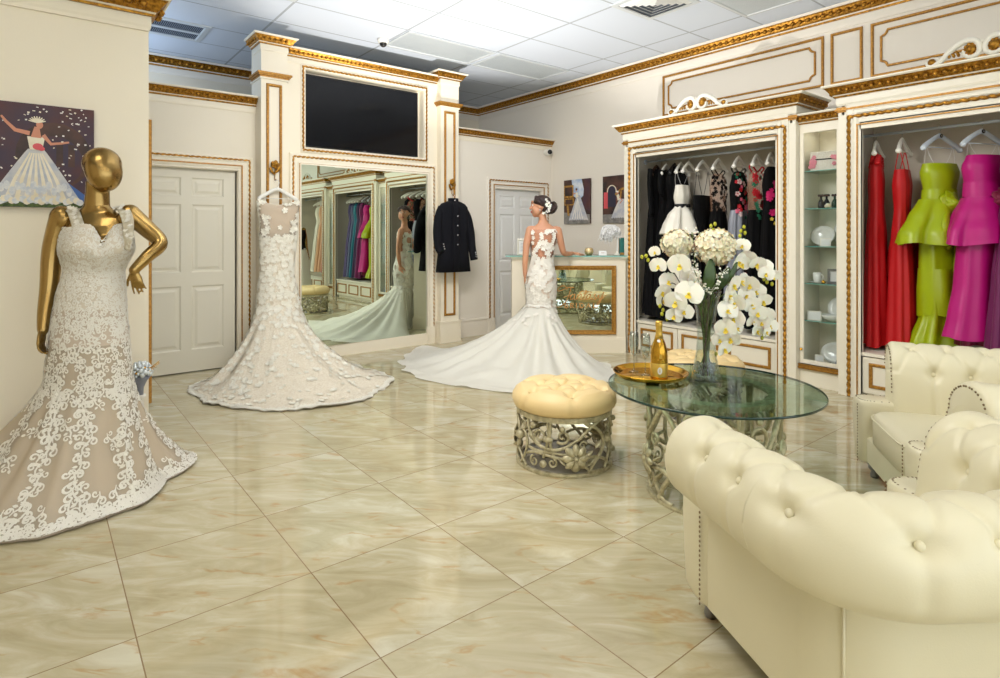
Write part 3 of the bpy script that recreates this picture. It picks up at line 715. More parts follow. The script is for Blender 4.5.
def paint_frames(add, w, h):
    add([(-w/2,-h/2),(w/2,-h/2),(w/2,-.19),(-w/2,-.15)], 'p_stone'); add([(-.10,h/2),(.10,h/2),(.16,.10),(.05,.02),(-.06,.08)], 'p_sky')
    add([(w/2-.10,h/2),(w/2,h/2),(w/2,-.15),(w/2-.14,-.08)], 'p_night')
    for (x,z,a,c) in ((-.16,.15,.10,.09),(-.15,.0,.10,.05)): add([(x-a,z-c),(x+a,z-c),(x+a,z+c),(x-a,z+c)], 'p_gold'); add([(x-a*.75,z-c*.7),(x+a*.75,z-c*.7),(x+a*.75,z+c*.7),(x-a*.75,z+c*.7)], 'p_dark')
    add(stroke([(-.18,-.05),(-.16,-.2)], .02), 'p_gold')
    add(gown_poly(.035,.09,-.265,.03,.19,14,1.,.006), 'p_gown'); add(stroke([(.0,.13),(.01,.06)], [.022,.03]), 'p_warm'); add(ell(-.005,.165,.016,.02), 'p_skin'); add(stroke([(-.02,.12),(-.07,.11)], .008), 'p_skin'); add(ell(-.0,.178,.02,.014), 'p_dark')
    for k in range(5): add(stroke([(.02,.05),(.0+.05*k-.08,-.25)], [.003,.008]), 'p_white')
def paint_arch(add, w, h):
    add([(-w/2,-h/2),(w/2,-h/2),(w/2,-.2),(-w/2,-.2)], 'p_stone'); add([(-.20,-.1),(.0,-.1),(.0,.16),(-.20,.16)], 'p_brick')
    add(ell(-.10,.11,.085,.085,18), 'p_warm'); add(ell(-.10,.11,.068,.072,18), 'p_arch'); add([(-.17,-.1),(-.03,-.1),(-.03,.10),(-.17,.10)], 'p_arch'); add([(-.24,-.12),(-.17,-.12),(-.17,.1),(-.24,.1)], 'p_coral')
    add(stroke([(-.04,.06),(.06,.13),(.25,.16)], .016), 'p_gold'); add(stroke([(.06,.13),(.05,-.02),(.25,.0)], .014), 'p_gold')
    add(gown_poly(.07,.0,-.25,.03,.18,14,.8,.006), 'p_gown'); add(stroke([(.0,.06),(.03,-.01)], [.02,.03]), 'p_warm'); add(ell(.0,.085,.016,.02), 'p_skin'); add(ell(.0,.1,.018,.012), 'p_white'); add(stroke([(.03,.03),(.08,-.02),(.04,-.06)], .008), 'p_skin')
picture('canvas', 'canvas picture of a bride beside stacked gold frames, right of the white door', fnx, .51, .635, ['p_dark'], paint_frames, (XR-.002,5.837,1.845))
picture('canvas', 'canvas picture of a bride before a brick arch, half hidden by the wardrobe', fnx, .52, .635, ['p_dark'], paint_arch, (XR-.002,5.085,1.845))
mat('added_glow2', (255,250,240), .5, emit=((255,246,228), 26.))
# ================================================================ wardrobes along the long wall
XF = 5.42                                  # their front plane
def scroll_crest(root, y0, z0):
    f = lambda p: V((-.045, y0+p[0]*.82, z0+p[1]))
    b, g = new(), new()
    for s in (-1,1):
        sp = spiral(.085,.085,.062,1.35,-PI/2,1,26,.35); tail = [(.40,.035),(.33,.02),(.27,.035),(.2,.075),(.15,.03),(.12,.022)]
        P = catmull([f((s*p[0],p[1])) for p in [(.415,.05),(.40,.022),(.35,.018),(.30,.04),(.25,.085),(.19,.125),(.125,.150),(.06,.145),(.022,.10),(.03,.05),(.075,.028),(.12,.045),(.135,.085)]], 6)
        b.tube(P, [.012+.011*math.sin(PI*k/(len(P)-1)) for k in range(len(P))], 8)
        b.tube(catmull([f((s*p[0],p[1])) for p in [(.30,.04),(.34,.065),(.385,.07),(.41,.045)]],5), .007, 6)
        g2 = new()
        for k in range(10): a = 2*PI*k/10; g2.ball(f((s*(.082+.044*math.cos(a)), .083+.040*math.sin(a))), .015, 6, 4)
        g2.ball(f((s*.082,.083)), .036, 8, 6); g2.build('crest_rosette','gold',root)
        g2 = new(); g2.ball(f((s*.375,.040)), .028, 8, 5); g2.build('crest_bud','gold',root)
        g = new()
        for k in range(4): g.tube(catmull([f((s*(.17+.035*k),.045)), f((s*(.175+.035*k),.065)), f((s*(.19+.035*k),.092-.014*k))],4), [.006,.008,.011,.012,.011,.010,.008,.006,.004], 6)
        g.build('crest_leaves','gold',root)
    b.tube(catmull([f((-.02,.1)),f((0,.135)),f((.02,.1))],5), .009, 8); b.box(-.075,-.02,y0-.42,y0+.42,z0-.004,z0+.008)
    b.build('crest_scroll','plasterwhite',root)
def wardrobe(y0, y1, label, crest=True, doors=3):
    yc = (y0+y1)/2; hw = (y1-y0)/2; D = .655
    r = empty('wardrobe', label, 'wardrobe', (XF,yc,0), 0, None)
    b = new()                              # carcass: sides, back, floor, top
    b.box(.03,D,-hw,-hw+.03,0,2.58); b.box(.03,D,hw-.03,hw,0,2.58); b.box(.0,D,-hw+.03,hw-.03,2.40,2.58); b.box(.10,D,-hw+.03,hw-.03,0,.355); b.build('carcass','cabinet',r)
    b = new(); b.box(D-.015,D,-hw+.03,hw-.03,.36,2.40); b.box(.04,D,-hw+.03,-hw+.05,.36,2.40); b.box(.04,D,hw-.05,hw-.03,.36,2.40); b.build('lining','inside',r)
    b = new(); b.box(.045,D-.02,-hw+.04,hw-.04,.36,.388); b.box(.0,.045,-hw+.17,hw-.17,.36,.388); b.build('base_shelf','cabinet',r)
    f = lambda u,v,h: V((-h,u,v))
    b = new(); e = .18
    b.frame(-hw,hw,0,2.55,[(0,-.03),(0,0),(.06,0),(.066,.012),(.078,.016),(.118,.014),(.128,.024),(.15,.024),(.165,.012),(e,.010),(e,-.04)],f,3)
    b.box(-.012,.0,-hw,hw,2.26,2.58) if False else b.box(-.002,.03,-hw+.05,hw-.05,2.36,2.58)
    b.build('face_frame','cabinet',r)
    g = new(); z = .02; q = .09
    g.rope([f(-hw+q,0,z),f(-hw+q,2.55-q-.085,z),f(hw-q,2.55-q-.085,z),f(hw-q,0,z)], .0155, .055); g.build('gilded_rope','gold',r)
    g = new(); g.frame(-hw+.15,hw-.15,0,2.305,[(0,.01),(0,.026),(.010,.026),(.010,.01)],f,3); g.build('gold_line','goldline',r)
    b = new(); b.frame(-hw+.09,hw-.09,0,2.40,[(0,-.02),(0,.012),(.09,.012),(.09,-.02)],f,3); b.box(-.012,.02,-hw+.17,hw-.17,2.262,2.32); b.build('inner_frame','cabinet',r)
    g = new()
    for zz, a in ((2.432,.010),(2.446,.022),(2.460,.012)): g.box(-a,.02,-hw-a,hw+a,zz-.008,zz+.008)
    g.build('gold_ledge','goldline',r)
    w_, g_ = new(), new()
    crown(w_, g_, (0,hw), (0,-hw), (-1,0), 2.555, 1.02, 1, 1, .06); crown(w_, g_, (.5,hw), (0,hw), (0,1), 2.555, 1.02, 0, 1, .06); crown(w_, g_, (0,-hw), (.5,-hw), (0,-1), 2.555, 1.02, 1, 0, .06)
    w_.box(-.06,.5,-hw-.06,hw+.06,2.64,2.652); w_.build('cornice','cabinet',r); g_.build('gilded_cornice','gold',r)
    W = 2*(hw-e); dw = W/doors
    for k in range(doors):
        u0 = -hw+e+dw*k; d = new()
        d.frame(u0+.004,u0+dw-.004,.05,.35,[(0,-.06),(0,-.014),(.02,-.012)],f); d.add([f(u0+.02,.066,-.012),f(u0+dw-.02,.066,-.012),f(u0+dw-.02,.334,-.012),f(u0+.02,.334,-.012)],[(0,1,2,3)],False)
        d = d.build('door_panel','cabinet',r)
        g = new(); g.frame(u0+.055,u0+dw-.055,.10,.305,[(0,-.012),(0,.0),(.006,.004),(.02,.004),(.026,-.004),(.026,-.012)],f); g.build('gold_moulding','goldline',d)
    b = new(); b.box(.06,.10,-hw+e,hw-e,0,.055); b.build('plinth','cabinet',r)
    b = new(); b.tube([(.33,-hw+.03,2.245),(.33,hw-.03,2.245)], .0125, 12); b.lathe([(0,0),(.03,0),(.03,.012),(0,.012)], c=(.33,hw-.062,2.245), axis=(0,1,0), n=16); b.lathe([(0,0),(.03,0),(.03,.012),(0,.012)], c=(.33,-hw+.05,2.245), axis=(0,1,0), n=16); b.build('hanging_rail','rodpaint',r)
    if crest: scroll_crest(r, 0, 2.655)
    return r
wardrobe(2.47, 4.45, 'white and gilt wardrobe full of black gowns, behind the flower vase')
wardrobe(.13, 2.11, 'white and gilt wardrobe with red, green and magenta gowns, behind the far armchair')
wardrobe(-2.21, -.23, 'white and gilt wardrobe of peach gowns, seen only in the tall mirror')
SHELF = [1.955, 1.612, 1.268, .930, .590]; FLOOR_ = .195
def showcase(y0, y1, label, fit=True):
    r = empty('display_cabinet', label, 'display cabinet', (5.50,(y0+y1)/2,0)); hw = (y1-y0)/2; f = lambda u,v,h: V((-h,u,v))
    D = .57; b = new(); b.box(.0,D,-hw,-hw+.02,.0,2.42); b.box(.0,D,hw-.02,hw,0,2.42); b.box(.36,.38,-hw+.02,hw-.02,FLOOR_,2.36); b.box(.0,D,-hw+.02,hw-.02,2.36,2.42); b.box(.0,D,-hw+.02,hw-.02,0,FLOOR_-.005); b.build('carcass','cabinet',r)
    g = new(); g.box(-.03,.0,-hw,hw,.15,.195); g.box(-.042,0,-hw,hw,.16,.172); g.box(-.038,0,-hw,hw,.184,.195); g.build('gold_sill','goldline',r)
    w_, g_ = new(), new(); crown(w_, g_, (0,hw), (0,-hw), (-1,0), 2.385, .85, 0, 0, .07); w_.build('cornice','cabinet',r); g_.build('gilded_cornice','gold',r)
    d = new(); d.frame(-hw+.005,hw-.005,.20,2.335,[(0,0),(0,.016),(.034,.016),(.038,.006),(.038,0)],f); d = d.build('glass_door','cabinet',r)
    b = new(); b.box(-.010,-.006,-hw+.035,hw-.035,.235,2.30); b.build('door_pane','pane',d)
    b = new(); b.lathe([(0,0),(.006,0),(.006,.012),(.012,.016),(.013,.024),(.008,.03),(0,.031)], c=(-.016,hw-.028,.33), axis=(-1,0,0), n=14); b.build('door_knob','brightgold',d)
    b = new(); b.lathe([(0,0),(.03,0),(.03,-.008),(0,-.008)], c=(.13,0,2.358), n=18); b.build('cabinet_lamp','added_glow2',r)
    for z in SHELF:
        b = new(); b.box(.022,.36,-hw+.02,hw-.02,z-.006,z); s = b.build('glass_shelf','shelfglass',r)
        b = new(); b.box(.018,.022,-hw+.02,hw-.02,z-.006,z); b.build('shelf_edge','shelfedge',s)
    return r
showcase(2.11, 2.47, 'narrow glass-fronted display cabinet of tableware between two wardrobes')
showcase(-.23, .13, 'narrow glass-fronted display cabinet beyond the coloured gowns, seen in the tall mirror')

# ---------------------------------------------------------------- what stands on the glass shelves
SX = 5.53; SY = 2.29
bx = empty('card_box', 'beige wishing-well card box with a dark slot and pink flowers', 'box', (SX+.11,SY+.01,SHELF[0]), R(6))
b = new(); b.box(-.06,.06,-.125,.115,.0,.175,.004); b.build('box_body','cardbox',bx)
b = new(); b.box(-.064,-.058,-.09,.075,.098,.108); b.build('slot','dark',bx)
for s, n in ((.095,9),(-.085,6)):
    b = new(); rr = random.Random(n)
    for k in range(n):
        y, z = s+rr.uniform(-.022,.022), .09+rr.uniform(-.06,.05)
        for i in range(5): a = 2*PI*i/5+k; b.ball((-.068, y+.011*math.cos(a), z+.011*math.sin(a)), (.004,.009,.009), 6, 4)
    b.build('pink_flower_pattern','pinkpetal',bx)
def bottle_pair(y, m, label, x=SX+.07):
    r = empty('small_bottle', label, 'bottle', (x,y,SHELF[1]), 0, None)
    b = new(); b.lathe([(0,0),(.024,0),(.026,.01),(.026,.05),(.016,.075),(.009,.085),(.009,.11),(0,.11)], n=16); b.build('bottle_body',m,r)
    b = new(); b.box(-.014,.014,-.024,.024,.108,.128,.003); b.build('cap_bar','darkwood',r)
bottle_pair(SY+.035,'blackplastic','small black bottle at the left of the second shelf, beside the white rose')
bottle_pair(SY-.012,'blackplastic','second small black bottle behind the white rose')
bottle_pair(SY-.065,'darkgreen','small dark green bottle nearer the white rose', SX+.11)
bottle_pair(SY-.11,'darkgreen','small dark green bottle beside the brown one')
bottle_pair(SY-.148,'darkwood','small brown bottle at the far right of the second shelf', SX+.11)
r = empty('rose', 'small cream rose head lying before the little bottles', 'flower', (SX+.03,SY-.04,SHELF[1]))
b = new()
for k in range(3):
    for i in range(6): a = 2*PI*i/6+k*.5; b.ball((.012*(1-k*.3)*math.cos(a)*1.2, .016*(1-k*.3)*math.sin(a)*1.3, .018+.006*k), (.011,.011,.015), 6, 5)
b.build('petals','petalcream',r)
def plate(name, label, y, z, ry, rz, x=SX+.14, tilt=18, m='porcelain', yaw=0):
    r = empty(name, label, 'plate', (x,y,z), R(yaw))
    b = new(); t = R(tilt); rings = []; up = V((math.sin(t),0,math.cos(t))); nm = V((-math.cos(t),0,math.sin(t))); c0 = up*rz+V((0,0,.004))
    for rad, h in ((.001,0),(.55,0),(.72,.010),(1,.022),(1.0,.026),(.70,.015),(.53,.005),(.001,.004)):
        rings.append([c0+up*rz*rad*math.sin(2*PI*k/40)+V((0,ry*rad*math.cos(2*PI*k/40),0))+nm*h for k in range(40)])
    b.loft(rings, caps=True); b.build('plate_dish', m, r)
    b = new(); b.tube(catmull([(.01,-.03,.004),(-.03,-.03,.004),(-.035,-.03,.02)],4), .003, 6); b.tube(catmull([(.01,.03,.004),(-.03,.03,.004),(-.035,.03,.02)],4), .003, 6); b.build('plate_rest','chrome',r)
    return r
plate('oval_plate','white oval plate standing on the third shelf behind a small white card', SY+.055, SHELF[2], .105, .092)
plate('oval_plate','large grey-white plate standing at the right of the third shelf', SY-.115, SHELF[2], .10, .125, SX+.19)
plate('oval_plate','large white dish standing behind the bowl on the fifth shelf', SY-.09, SHELF[4], .12, .11, SX+.19)
plate('serving_dish','oval white serving dish standing on the cabinet floor', SY-.05, FLOOR_, .125, .095, SX+.16)
def card(label, y, z, w, h, x, yaw=20, fr='paper'):
    r = empty('price_card', label, 'card', (x,y,z), R(yaw)); b = new(); b.box(-.006,.0,-w/2,w/2,0,h); b.box(0,.03,-w/2,-w/2+.006,0,h*.6); b.box(0,.03,w/2-.006,w/2,0,h*.6); b.build('stand','plasterwhite' if fr == 'paper' else fr,r)
    b = new(); b.box(-.008,-.006,-w/2+.008,w/2-.008,.008,h-.008); b.build('paper_face','paper',r)
    return r
card('small white card in front of the oval plate on the third shelf', SY-.01, SHELF[2], .085, .075, SX+.05)
card('small white framed card at the left of the fifth shelf', SY+.085, SHELF[4], .115, .085, SX+.05, 14)
card('small white card on the cabinet floor before the serving dish', SY+.045, FLOOR_, .075, .085, SX+.06, 25)
r = empty('picture_frame', 'grey woven photo frame behind the white cup', 'frame', (SX+.10,SY-.075,SHELF[3]), R(12))
b = new(); b.frame(-.062,.062,0,.135,[(0,0),(0,.012),(.02,.012),(.022,.004),(.022,0)],lambda u,v,h: V((-h,u,v))); b.box(0,.05,-.005,.005,0,.1); b.build('frame_border','pewter',r)
b = new(); b.box(-.003,0,-.045,.045,.018,.12); b.build('photo','paper',r)
r = empty('cup', 'white coffee cup on a saucer, left on the fourth shelf', 'cup', (SX+.06,SY+.065,SHELF[3]+.012))
b = new(); b.lathe([(0,.004),(.022,.0),(.028,.004),(.033,.03),(.036,.085),(.034,.085),(.030,.03),(.02,.01),(0,.009)], n=24); b.build('cup_bowl','porcelain',r)
b = new(); b.tube(catmull([(-.005,-.034,.07),(-.01,-.055,.06),(-.01,-.05,.03),(-.004,-.031,.025)],5), .004, 7); b.build('cup_handle','porcelain',r)
r = empty('saucer', 'white saucer with a gold favour under the coffee cup', 'saucer', (SX+.06,SY+.055,SHELF[3]))
b = new(); b.lathe([(0,0),(.03,0),(.075,.014),(.076,.017),(.03,.006),(0,.005)], n=28); b.build('saucer_dish','porcelain',r)
r = empty('favour', 'small round gold favour beside the coffee cup', 'ornament', (SX+.02,SY-.005,SHELF[3]))
b = new(); b.ball((0,0,.016),(.02,.02,.016),12,8); b.ball((0,0,.034),.006,8,6); b.build('gold_ball','brightgold',r)
r = empty('bowl', 'white oval bowl on the fifth shelf beside the framed card', 'bowl', (SX+.10,SY-.06,SHELF[4]))
b = new(); pr = [(.001,0),(.05,0),(.085,.022),(.11,.058),(.107,.06),(.08,.03),(.045,.01),(.001,.008)]
b.loft([[V((.72*q*math.cos(2*PI*k/32),q*math.sin(2*PI*k/32),h)) for k in range(32)] for q,h in pr], caps=True); b.build('bowl_body','porcelain',r)
r = empty('napkin', 'folded grey napkin leaning at the right of the cabinet floor', 'napkin', (SX+.06,SY-.13,FLOOR_), R(10))
b = new(); b.loft([[(-.03,-.045,0),(.03,-.045,0),(.03,.045,0),(-.03,.045,0)],[(-.01,-.02,.09),(.02,-.02,.09),(.02,.02,.09),(-.01,.02,.09)],[(.0,-.006,.16),(.012,-.006,.16),(.012,.006,.16),(.0,.006,.16)]], caps=True, smooth=False); b.build('folds','greysatin',r)
r = empty('place_mat', 'dark green round tray lying on the cabinet floor', 'tray', (SX+.07,SY-.045,FLOOR_)); r.name = 'round_tray'
b = new(); b.lathe([(0,0),(.075,0),(.08,.008),(.077,.009),(.07,.003),(0,.003)], n=30); b.build('tray_plate','darkgreen',r)

# ---------------------------------------------------------------- hangers and garments
def make_hanger(name, label, m='whiteplastic', w=.20, badge=False):
    r = empty(name, label, 'hanger', (0,0,0))
    b = new(); P = [(0,0,-.075)] + [(.004+.0*k,0,-.055) for k in range(1)] + [(.024*math.cos(a)-.004,0,.0-.012+.024*math.sin(a)+.0) for a in [R(q) for q in (-40,0,45,90,140,175)]]
    b.tube(catmull(P,5), .0022, 6); b.build('hook','chrome',r)
    b = new()
    for s in (-1,1):
        P = catmull([(0,0,-.085),(s*.03,0,-.088),(s*w*.5,-.004,-.125),(s*w*.85,-.012,-.165),(s*w,-.016,-.19)],5); n = len(P)
        b.tube(P, [.017+.006*k/n for k in range(n)], 10, flat=(1.,.72,(0,1,0))); b.ball(P[-1], (.018,.024,.022), 10, 6)
    b.ball((0,0,-.08),(.026,.014,.022),12,8); b.tube([(-w*.8,-.008,-.178),(w*.8,-.008,-.178)], .004, 6); b.build('shoulders', m, r)
    if badge:
        b = new(); b.lathe([(0,0),(.0165,0),(.0165,.004),(0,.004)], c=(0,-.013,-.082), axis=(0,-1,0), n=18); bd = b.build('round_badge','blackplastic',r)
        b = new(); b.lathe([(0,0),(.006,0),(.006,.001),(0,.001)], c=(0,-.0172,-.082), axis=(0,-1,0), n=12); b.build('badge_emblem','silverbutton',bd)
    return r
HG = None
RX = XF+.33; RZ = 2.245+.0135
def cloth_rings(secs, n=56, rows=34, folds=9, amp=.02, seed=0, lean=0):
    zt, zb = secs[0][0], secs[-1][0]; tab = [(-s[0],)+tuple(s[1:]) for s in secs]; P = []
    for j in range(rows):
        z = zt+(zb-zt)*j/(rows-1); cx, hw, hd, a = lerp_table(tab, -z); row = []
        for i in range(n):
            t = 2*PI*i/n; c, s = math.cos(t), math.sin(t)
            e = 1 + a*amp/max(hd,.03)*math.sin(folds*t+1.3*math.sin(2*t+seed)+seed+z*.7)*.5
            x = cx+hw*math.copysign(abs(c)**.85, c)*(1+.3*(e-1)); y = hd*math.copysign(abs(s)**.85, s)*e
            row.append((x, y, z + (0 if j < rows-1 else .012*math.sin(3*t+seed))))
        P.append(row)
    return Surf(P)
def hang(y, phi, hm='whiteplastic', hlabel='', hw=.20, badge=False):
    h = make_hanger('clothes_hanger', hlabel, hm, hw, badge); h.location = (RX,y,RZ); h.rotation_euler = (0,0,R(phi)); return h
def garment(name, label, y, phi, m, secs, folds=9, amp=.03, seed=0, straps=None, sleeves=None, bodice=None, drop=0., cat='dress', rows=36):
    r = empty(name, label, cat, (RX,y,0), R(phi))
    S = cloth_rings(secs, folds=folds, amp=amp, seed=seed, rows=rows)
    if bodice:
        k = max(2, int((secs[0][0]-bodice[0])/(secs[0][0]-secs[-1][0])*(rows-1)))
        S.build('bodice', bodice[1], r, (0,k+1)); S.build('skirt', m, r, (k,rows))
    else: S.build('dress_body', m, r)
    if straps:
        b = new(); zt = secs[0][0]
        for s in (-1,1): b.tube(catmull([(s*secs[0][2]*.62,.0-secs[0][3]*.8,zt-.03),(s*straps[0]*.95,-.02,(zt+straps[1])/2),(s*straps[0],0,straps[1]+.004),(s*straps[0]*.95,.02,(zt+straps[1])/2),(s*secs[0][2]*.62,secs[0][3]*.8,zt-.03)],5), straps[2], 8, flat=(1,.3,(1,0,0)) if straps[2] > .008 else None)
        b.build('straps', straps[3] if len(straps) > 3 else m, r)
    if sleeves:
        for s in (-1,1):
            b = new(); P = catmull([(s*sleeves[0],0,secs[0][0]-.02),(s*(sleeves[0]+.05),-.01,secs[0][0]-.20),(s*(sleeves[0]+.06),-.03,secs[0][0]-sleeves[1])],6); b.tube(P, [.055-.02*k/len(P) for k in range(len(P))], 12, flat=(1,.6,(0,1,0))); b.build('sleeve', sleeves[2] if len(sleeves) > 2 else m, r)
    return r, S
def blooms(S, parent, name, m, spots, r=(.02,.035), seed=1, k=5, off=.006):
    rr = random.Random(seed); b = new()
    for (u, v) in spots: S.put(b, u, v, blossom(rr.uniform(*r), k), off, 1, rr.uniform(0,6))
    return b.build(name, m, parent)
def spots(n, u0, u1, v0, v1, seed): rr = random.Random(seed); return [(rr.uniform(u0,u1), rr.uniform(v0,v1)) for _ in range(n)]
# u = .75 is the middle of the front (towards local -y)
BL = 'blackcloth'
LONG = lambda zt, zb, w=.17, wb=.24, cx=0: [(zt+.05,cx,w*.5,.03,0),(zt+.01,cx,w*.9,.045,.0),(zt-.12,cx,w*1.02,.07,.1),(zt-.32,cx,w*.78,.06,.3),(zt-.5,cx,w*1.02,.07,.6),(zt-.95,cx,wb*.9,.08,1),(zb,cx,wb*1.15,.10,1.2)]
# --- black wardrobe, from the counter side towards the display cabinet
hang(4.235,14,'darkwood','dark wooden hanger of the long-sleeved black gown by the counter',.19)
garment('evening_gown','long-sleeved plain black gown at the counter end of the wardrobe',4.235,14,BL,LONG(2.09,.45),sleeves=(.17,.55))
hang(4.10,14,'whiteplastic','white hanger of the black sequinned gown, second from the counter',.19)
g, S = garment('evening_gown','black gown striped with sequins, second from the counter',4.10,14,BL,LONG(2.07,.45,.15),seed=2,sleeves=(.15,.3))
b = new()
for k in range(150): S.put(b, .60+.3*random.random(), .75*random.random(), [[(-.005,-.005,.001),(.005,-.005,.001),(.005,.005,.001),(-.005,.005,.001)]], .004)
b.build('sequins','silverbutton',g)
hang(3.985,14,'blackplastic','black hanger of the plain black gown left of the white peplum dress',.19)
garment('evening_gown','plain black gown with wide shoulders, left of the white peplum dress',3.985,14,BL,LONG(2.10,.45,.17),seed=3)
hang(3.90,14,'whiteplastic','white hanger of the black gown tucked behind the white peplum dress')
garment('evening_gown','black gown tucked behind the white peplum dress',3.90,14,BL,LONG(2.02,.45,.16),seed=4)
hang(3.80,10,'whiteplastic','white hanger of the white peplum dress')
g, S = garment('cocktail_dress','white strapless peplum dress with a thin black belt among black gowns',3.80,6,'whitesatin',[(1.92,0,.115,.05,.2),(1.79,0,.13,.07,.3),(1.67,0,.105,.055,.1),(1.39,0,.12,.06,.3),(1.05,0,.12,.06,.6),(.82,0,.115,.06,.8)],seed=1,straps=(.13,2.07,.0016,'clearstrap'))
Pq = cloth_rings([(1.69,0,.11,.06,.2),(1.59,0,.19,.115,1.),(1.47,0,.25,.15,1.6),(1.38,0,.28,.17,2.0)],folds=7,amp=.05,rows=14); Pq.build('peplum','whitesatin',g); g.location = (RX-.14,3.79,0)
Pq = cloth_rings([(1.71,0,.118,.066,0),(1.675,0,.118,.066,0)],folds=3,amp=0,rows=4); Pq.build('belt','blackplastic',g)
b = new(); b.ball((.02,-.075,1.69),(.03,.012,.018),8,6); b.ball((-.03,-.075,1.69),(.03,.012,.018),8,6); b.build('belt_bow','blackplastic',g)
hang(3.625,12,'whiteplastic','white hanger of the off-shoulder black gown, right of the white peplum dress',.21)
garment('evening_gown','off-shoulder black gown just right of the white peplum dress',3.625,10,BL,[(1.80,0,.20,.06,.1),(1.68,0,.19,.07,.2),(1.5,0,.14,.06,.3),(1.3,0,.17,.07,.6),(.9,0,.22,.08,1),(.45,0,.26,.09,1.2)],seed=5,straps=(.15,2.07,.003))
hang(3.438,12,'whiteplastic','white hanger of the black lace-topped gown',.21)
g, S = garment('evening_gown','black gown with a nude bodice of black lace',3.438,10,BL,LONG(1.98,.45,.15,.24),seed=6,straps=(.14,2.07,.006),bodice=(1.60,'nudenet'))
blooms(S,g,'lace_flower_pattern',BL,spots(70,.5,1.,.02,.27,5),(.014,.028),3)
hang(3.205,12,'whiteplastic','white hanger of the grey gown with bright embroidered flowers',.21)
g, S = garment('evening_gown','grey satin gown with an embroidered bodice of mixed flowers',3.205,8,'greysatin',LONG(1.98,.62,.15,.20),seed=7,straps=(.14,2.07,.012,'blacknet'),bodice=(1.62,BL),amp=.05)
blooms(S,g,'red_flower_pattern','redflower',spots(16,.55,.95,.02,.30,1)); blooms(S,g,'green_leaf_pattern','greenflower',spots(18,.55,.95,.02,.34,2),(.012,.026),3); blooms(S,g,'pink_flower_pattern','pinkflower',spots(12,.55,.95,.05,.34,3)); blooms(S,g,'pale_flower_pattern','paleflower',spots(12,.55,.95,.05,.34,4))
hang(3.01,12,'whiteplastic','white hanger of the black gown with red embroidered roses',.20)
g, S = garment('evening_gown','black gown with red roses and green leaves on a nude bodice',3.01,6,BL,LONG(1.98,.45,.15,.22),seed=8,straps=(.14,2.07,.008,'redflower'),bodice=(1.58,'nudenet'))
blooms(S,g,'red_rose_pattern','redflower',spots(30,.55,.95,.02,.28,7),(.02,.04)); blooms(S,g,'green_leaf_pattern','greenflower',spots(26,.55,.95,.02,.31,8),(.014,.03),3)
hang(2.866,12,'whiteplastic','white hanger of the black gown with fuchsia flowers at the right end',.18)
g, S = garment('evening_gown','black gown with fuchsia flowers at the display cabinet end',2.855,4,BL,LONG(2.0,.45,.14,.20),seed=9)
blooms(S,g,'fuchsia_flower_pattern','fuchsia',spots(24,.55,.95,.08,.32,9),(.02,.04)); blooms(S,g,'yellow_leaf_pattern','yellow',spots(12,.55,.95,.22,.36,10),(.012,.02),3)
# --- bright wardrobe
hang(1.93,8,'whiteplastic','white hanger of the red gown with ruffled shoulders',.17)
g, S = garment('evening_gown','long red gown with ruffled shoulders at the left end of the bright gowns',1.93,14,'redcloth',[(1.98,0,.13,.05,.1),(1.85,0,.135,.06,.2),(1.62,0,.105,.055,.2),(1.4,0,.13,.07,.5),(.9,0,.15,.08,1),(.42,0,.17,.09,1.1)],seed=2,straps=(.125,2.075,.014))
for s in (-1,1):
    b = new()
    for k in range(4): b.ball((s*(.10+.02*k),-.02,2.045-.02*k),(.03,.03,.022),8,5)
    b.build('shoulder_ruffle','redcloth',g)
hang(1.735,4,'whiteplastic','white hanger of the red gown with thin straps',.18)
g, S = garment('evening_gown','red strappy gown with a side flounce, second of the bright gowns',1.735,6,'redcloth',[(1.92,0,.125,.05,.1),(1.80,0,.14,.065,.2),(1.58,0,.105,.055,.2),(1.36,0,.14,.07,.5),(.9,0,.17,.09,1),(.44,0,.21,.10,1.2)],seed=4,straps=(.10,2.075,.004))
Pq = cloth_rings([(1.45,.06,.09,.075,.1),(1.2,.09,.13,.10,1.2),(1.02,.11,.16,.11,1.8)],folds=5,amp=.05,rows=12,seed=2); Pq.build('flounce','redcloth',g)
hang(1.473,-20,'bluewhite','white hanger with a round black badge over the lime green gown',.21,True)
g, S = garment('evening_gown','lime green satin gown with a big fabric flower and draped peplum',1.473,-26,'limesatin',[(1.95,0,.155,.06,.05),(1.88,0,.17,.085,.1),(1.72,0,.135,.07,.15),(1.62,0,.135,.07,.2),(1.42,0,.17,.085,.4),(1.0,0,.165,.09,.5),(.72,0,.15,.09,.9),(.47,-.02,.22,.12,2.2)],seed=1,straps=(.13,2.075,.0016,'clearstrap'),folds=8,amp=.035,rows=46)
for nm, secs, fo, am in (('waist_sash',[(1.74,0,.142,.082,.4),(1.66,0,.146,.086,.6),(1.60,0,.146,.086,.4)],3,.02),('peplum',[(1.66,-.03,.15,.085,.2),(1.52,-.07,.20,.125,.9),(1.38,-.12,.235,.145,1.6),(1.30,-.13,.23,.15,2.)],5,.06),('overskirt',[(1.10,0,.172,.10,.2),(.92,.01,.185,.11,.5),(.72,.04,.20,.12,.9)],4,.04)):
    Pq = cloth_rings(secs, folds=fo, amp=am, rows=18, seed=3); Pq.build(nm,'limesatin',g)
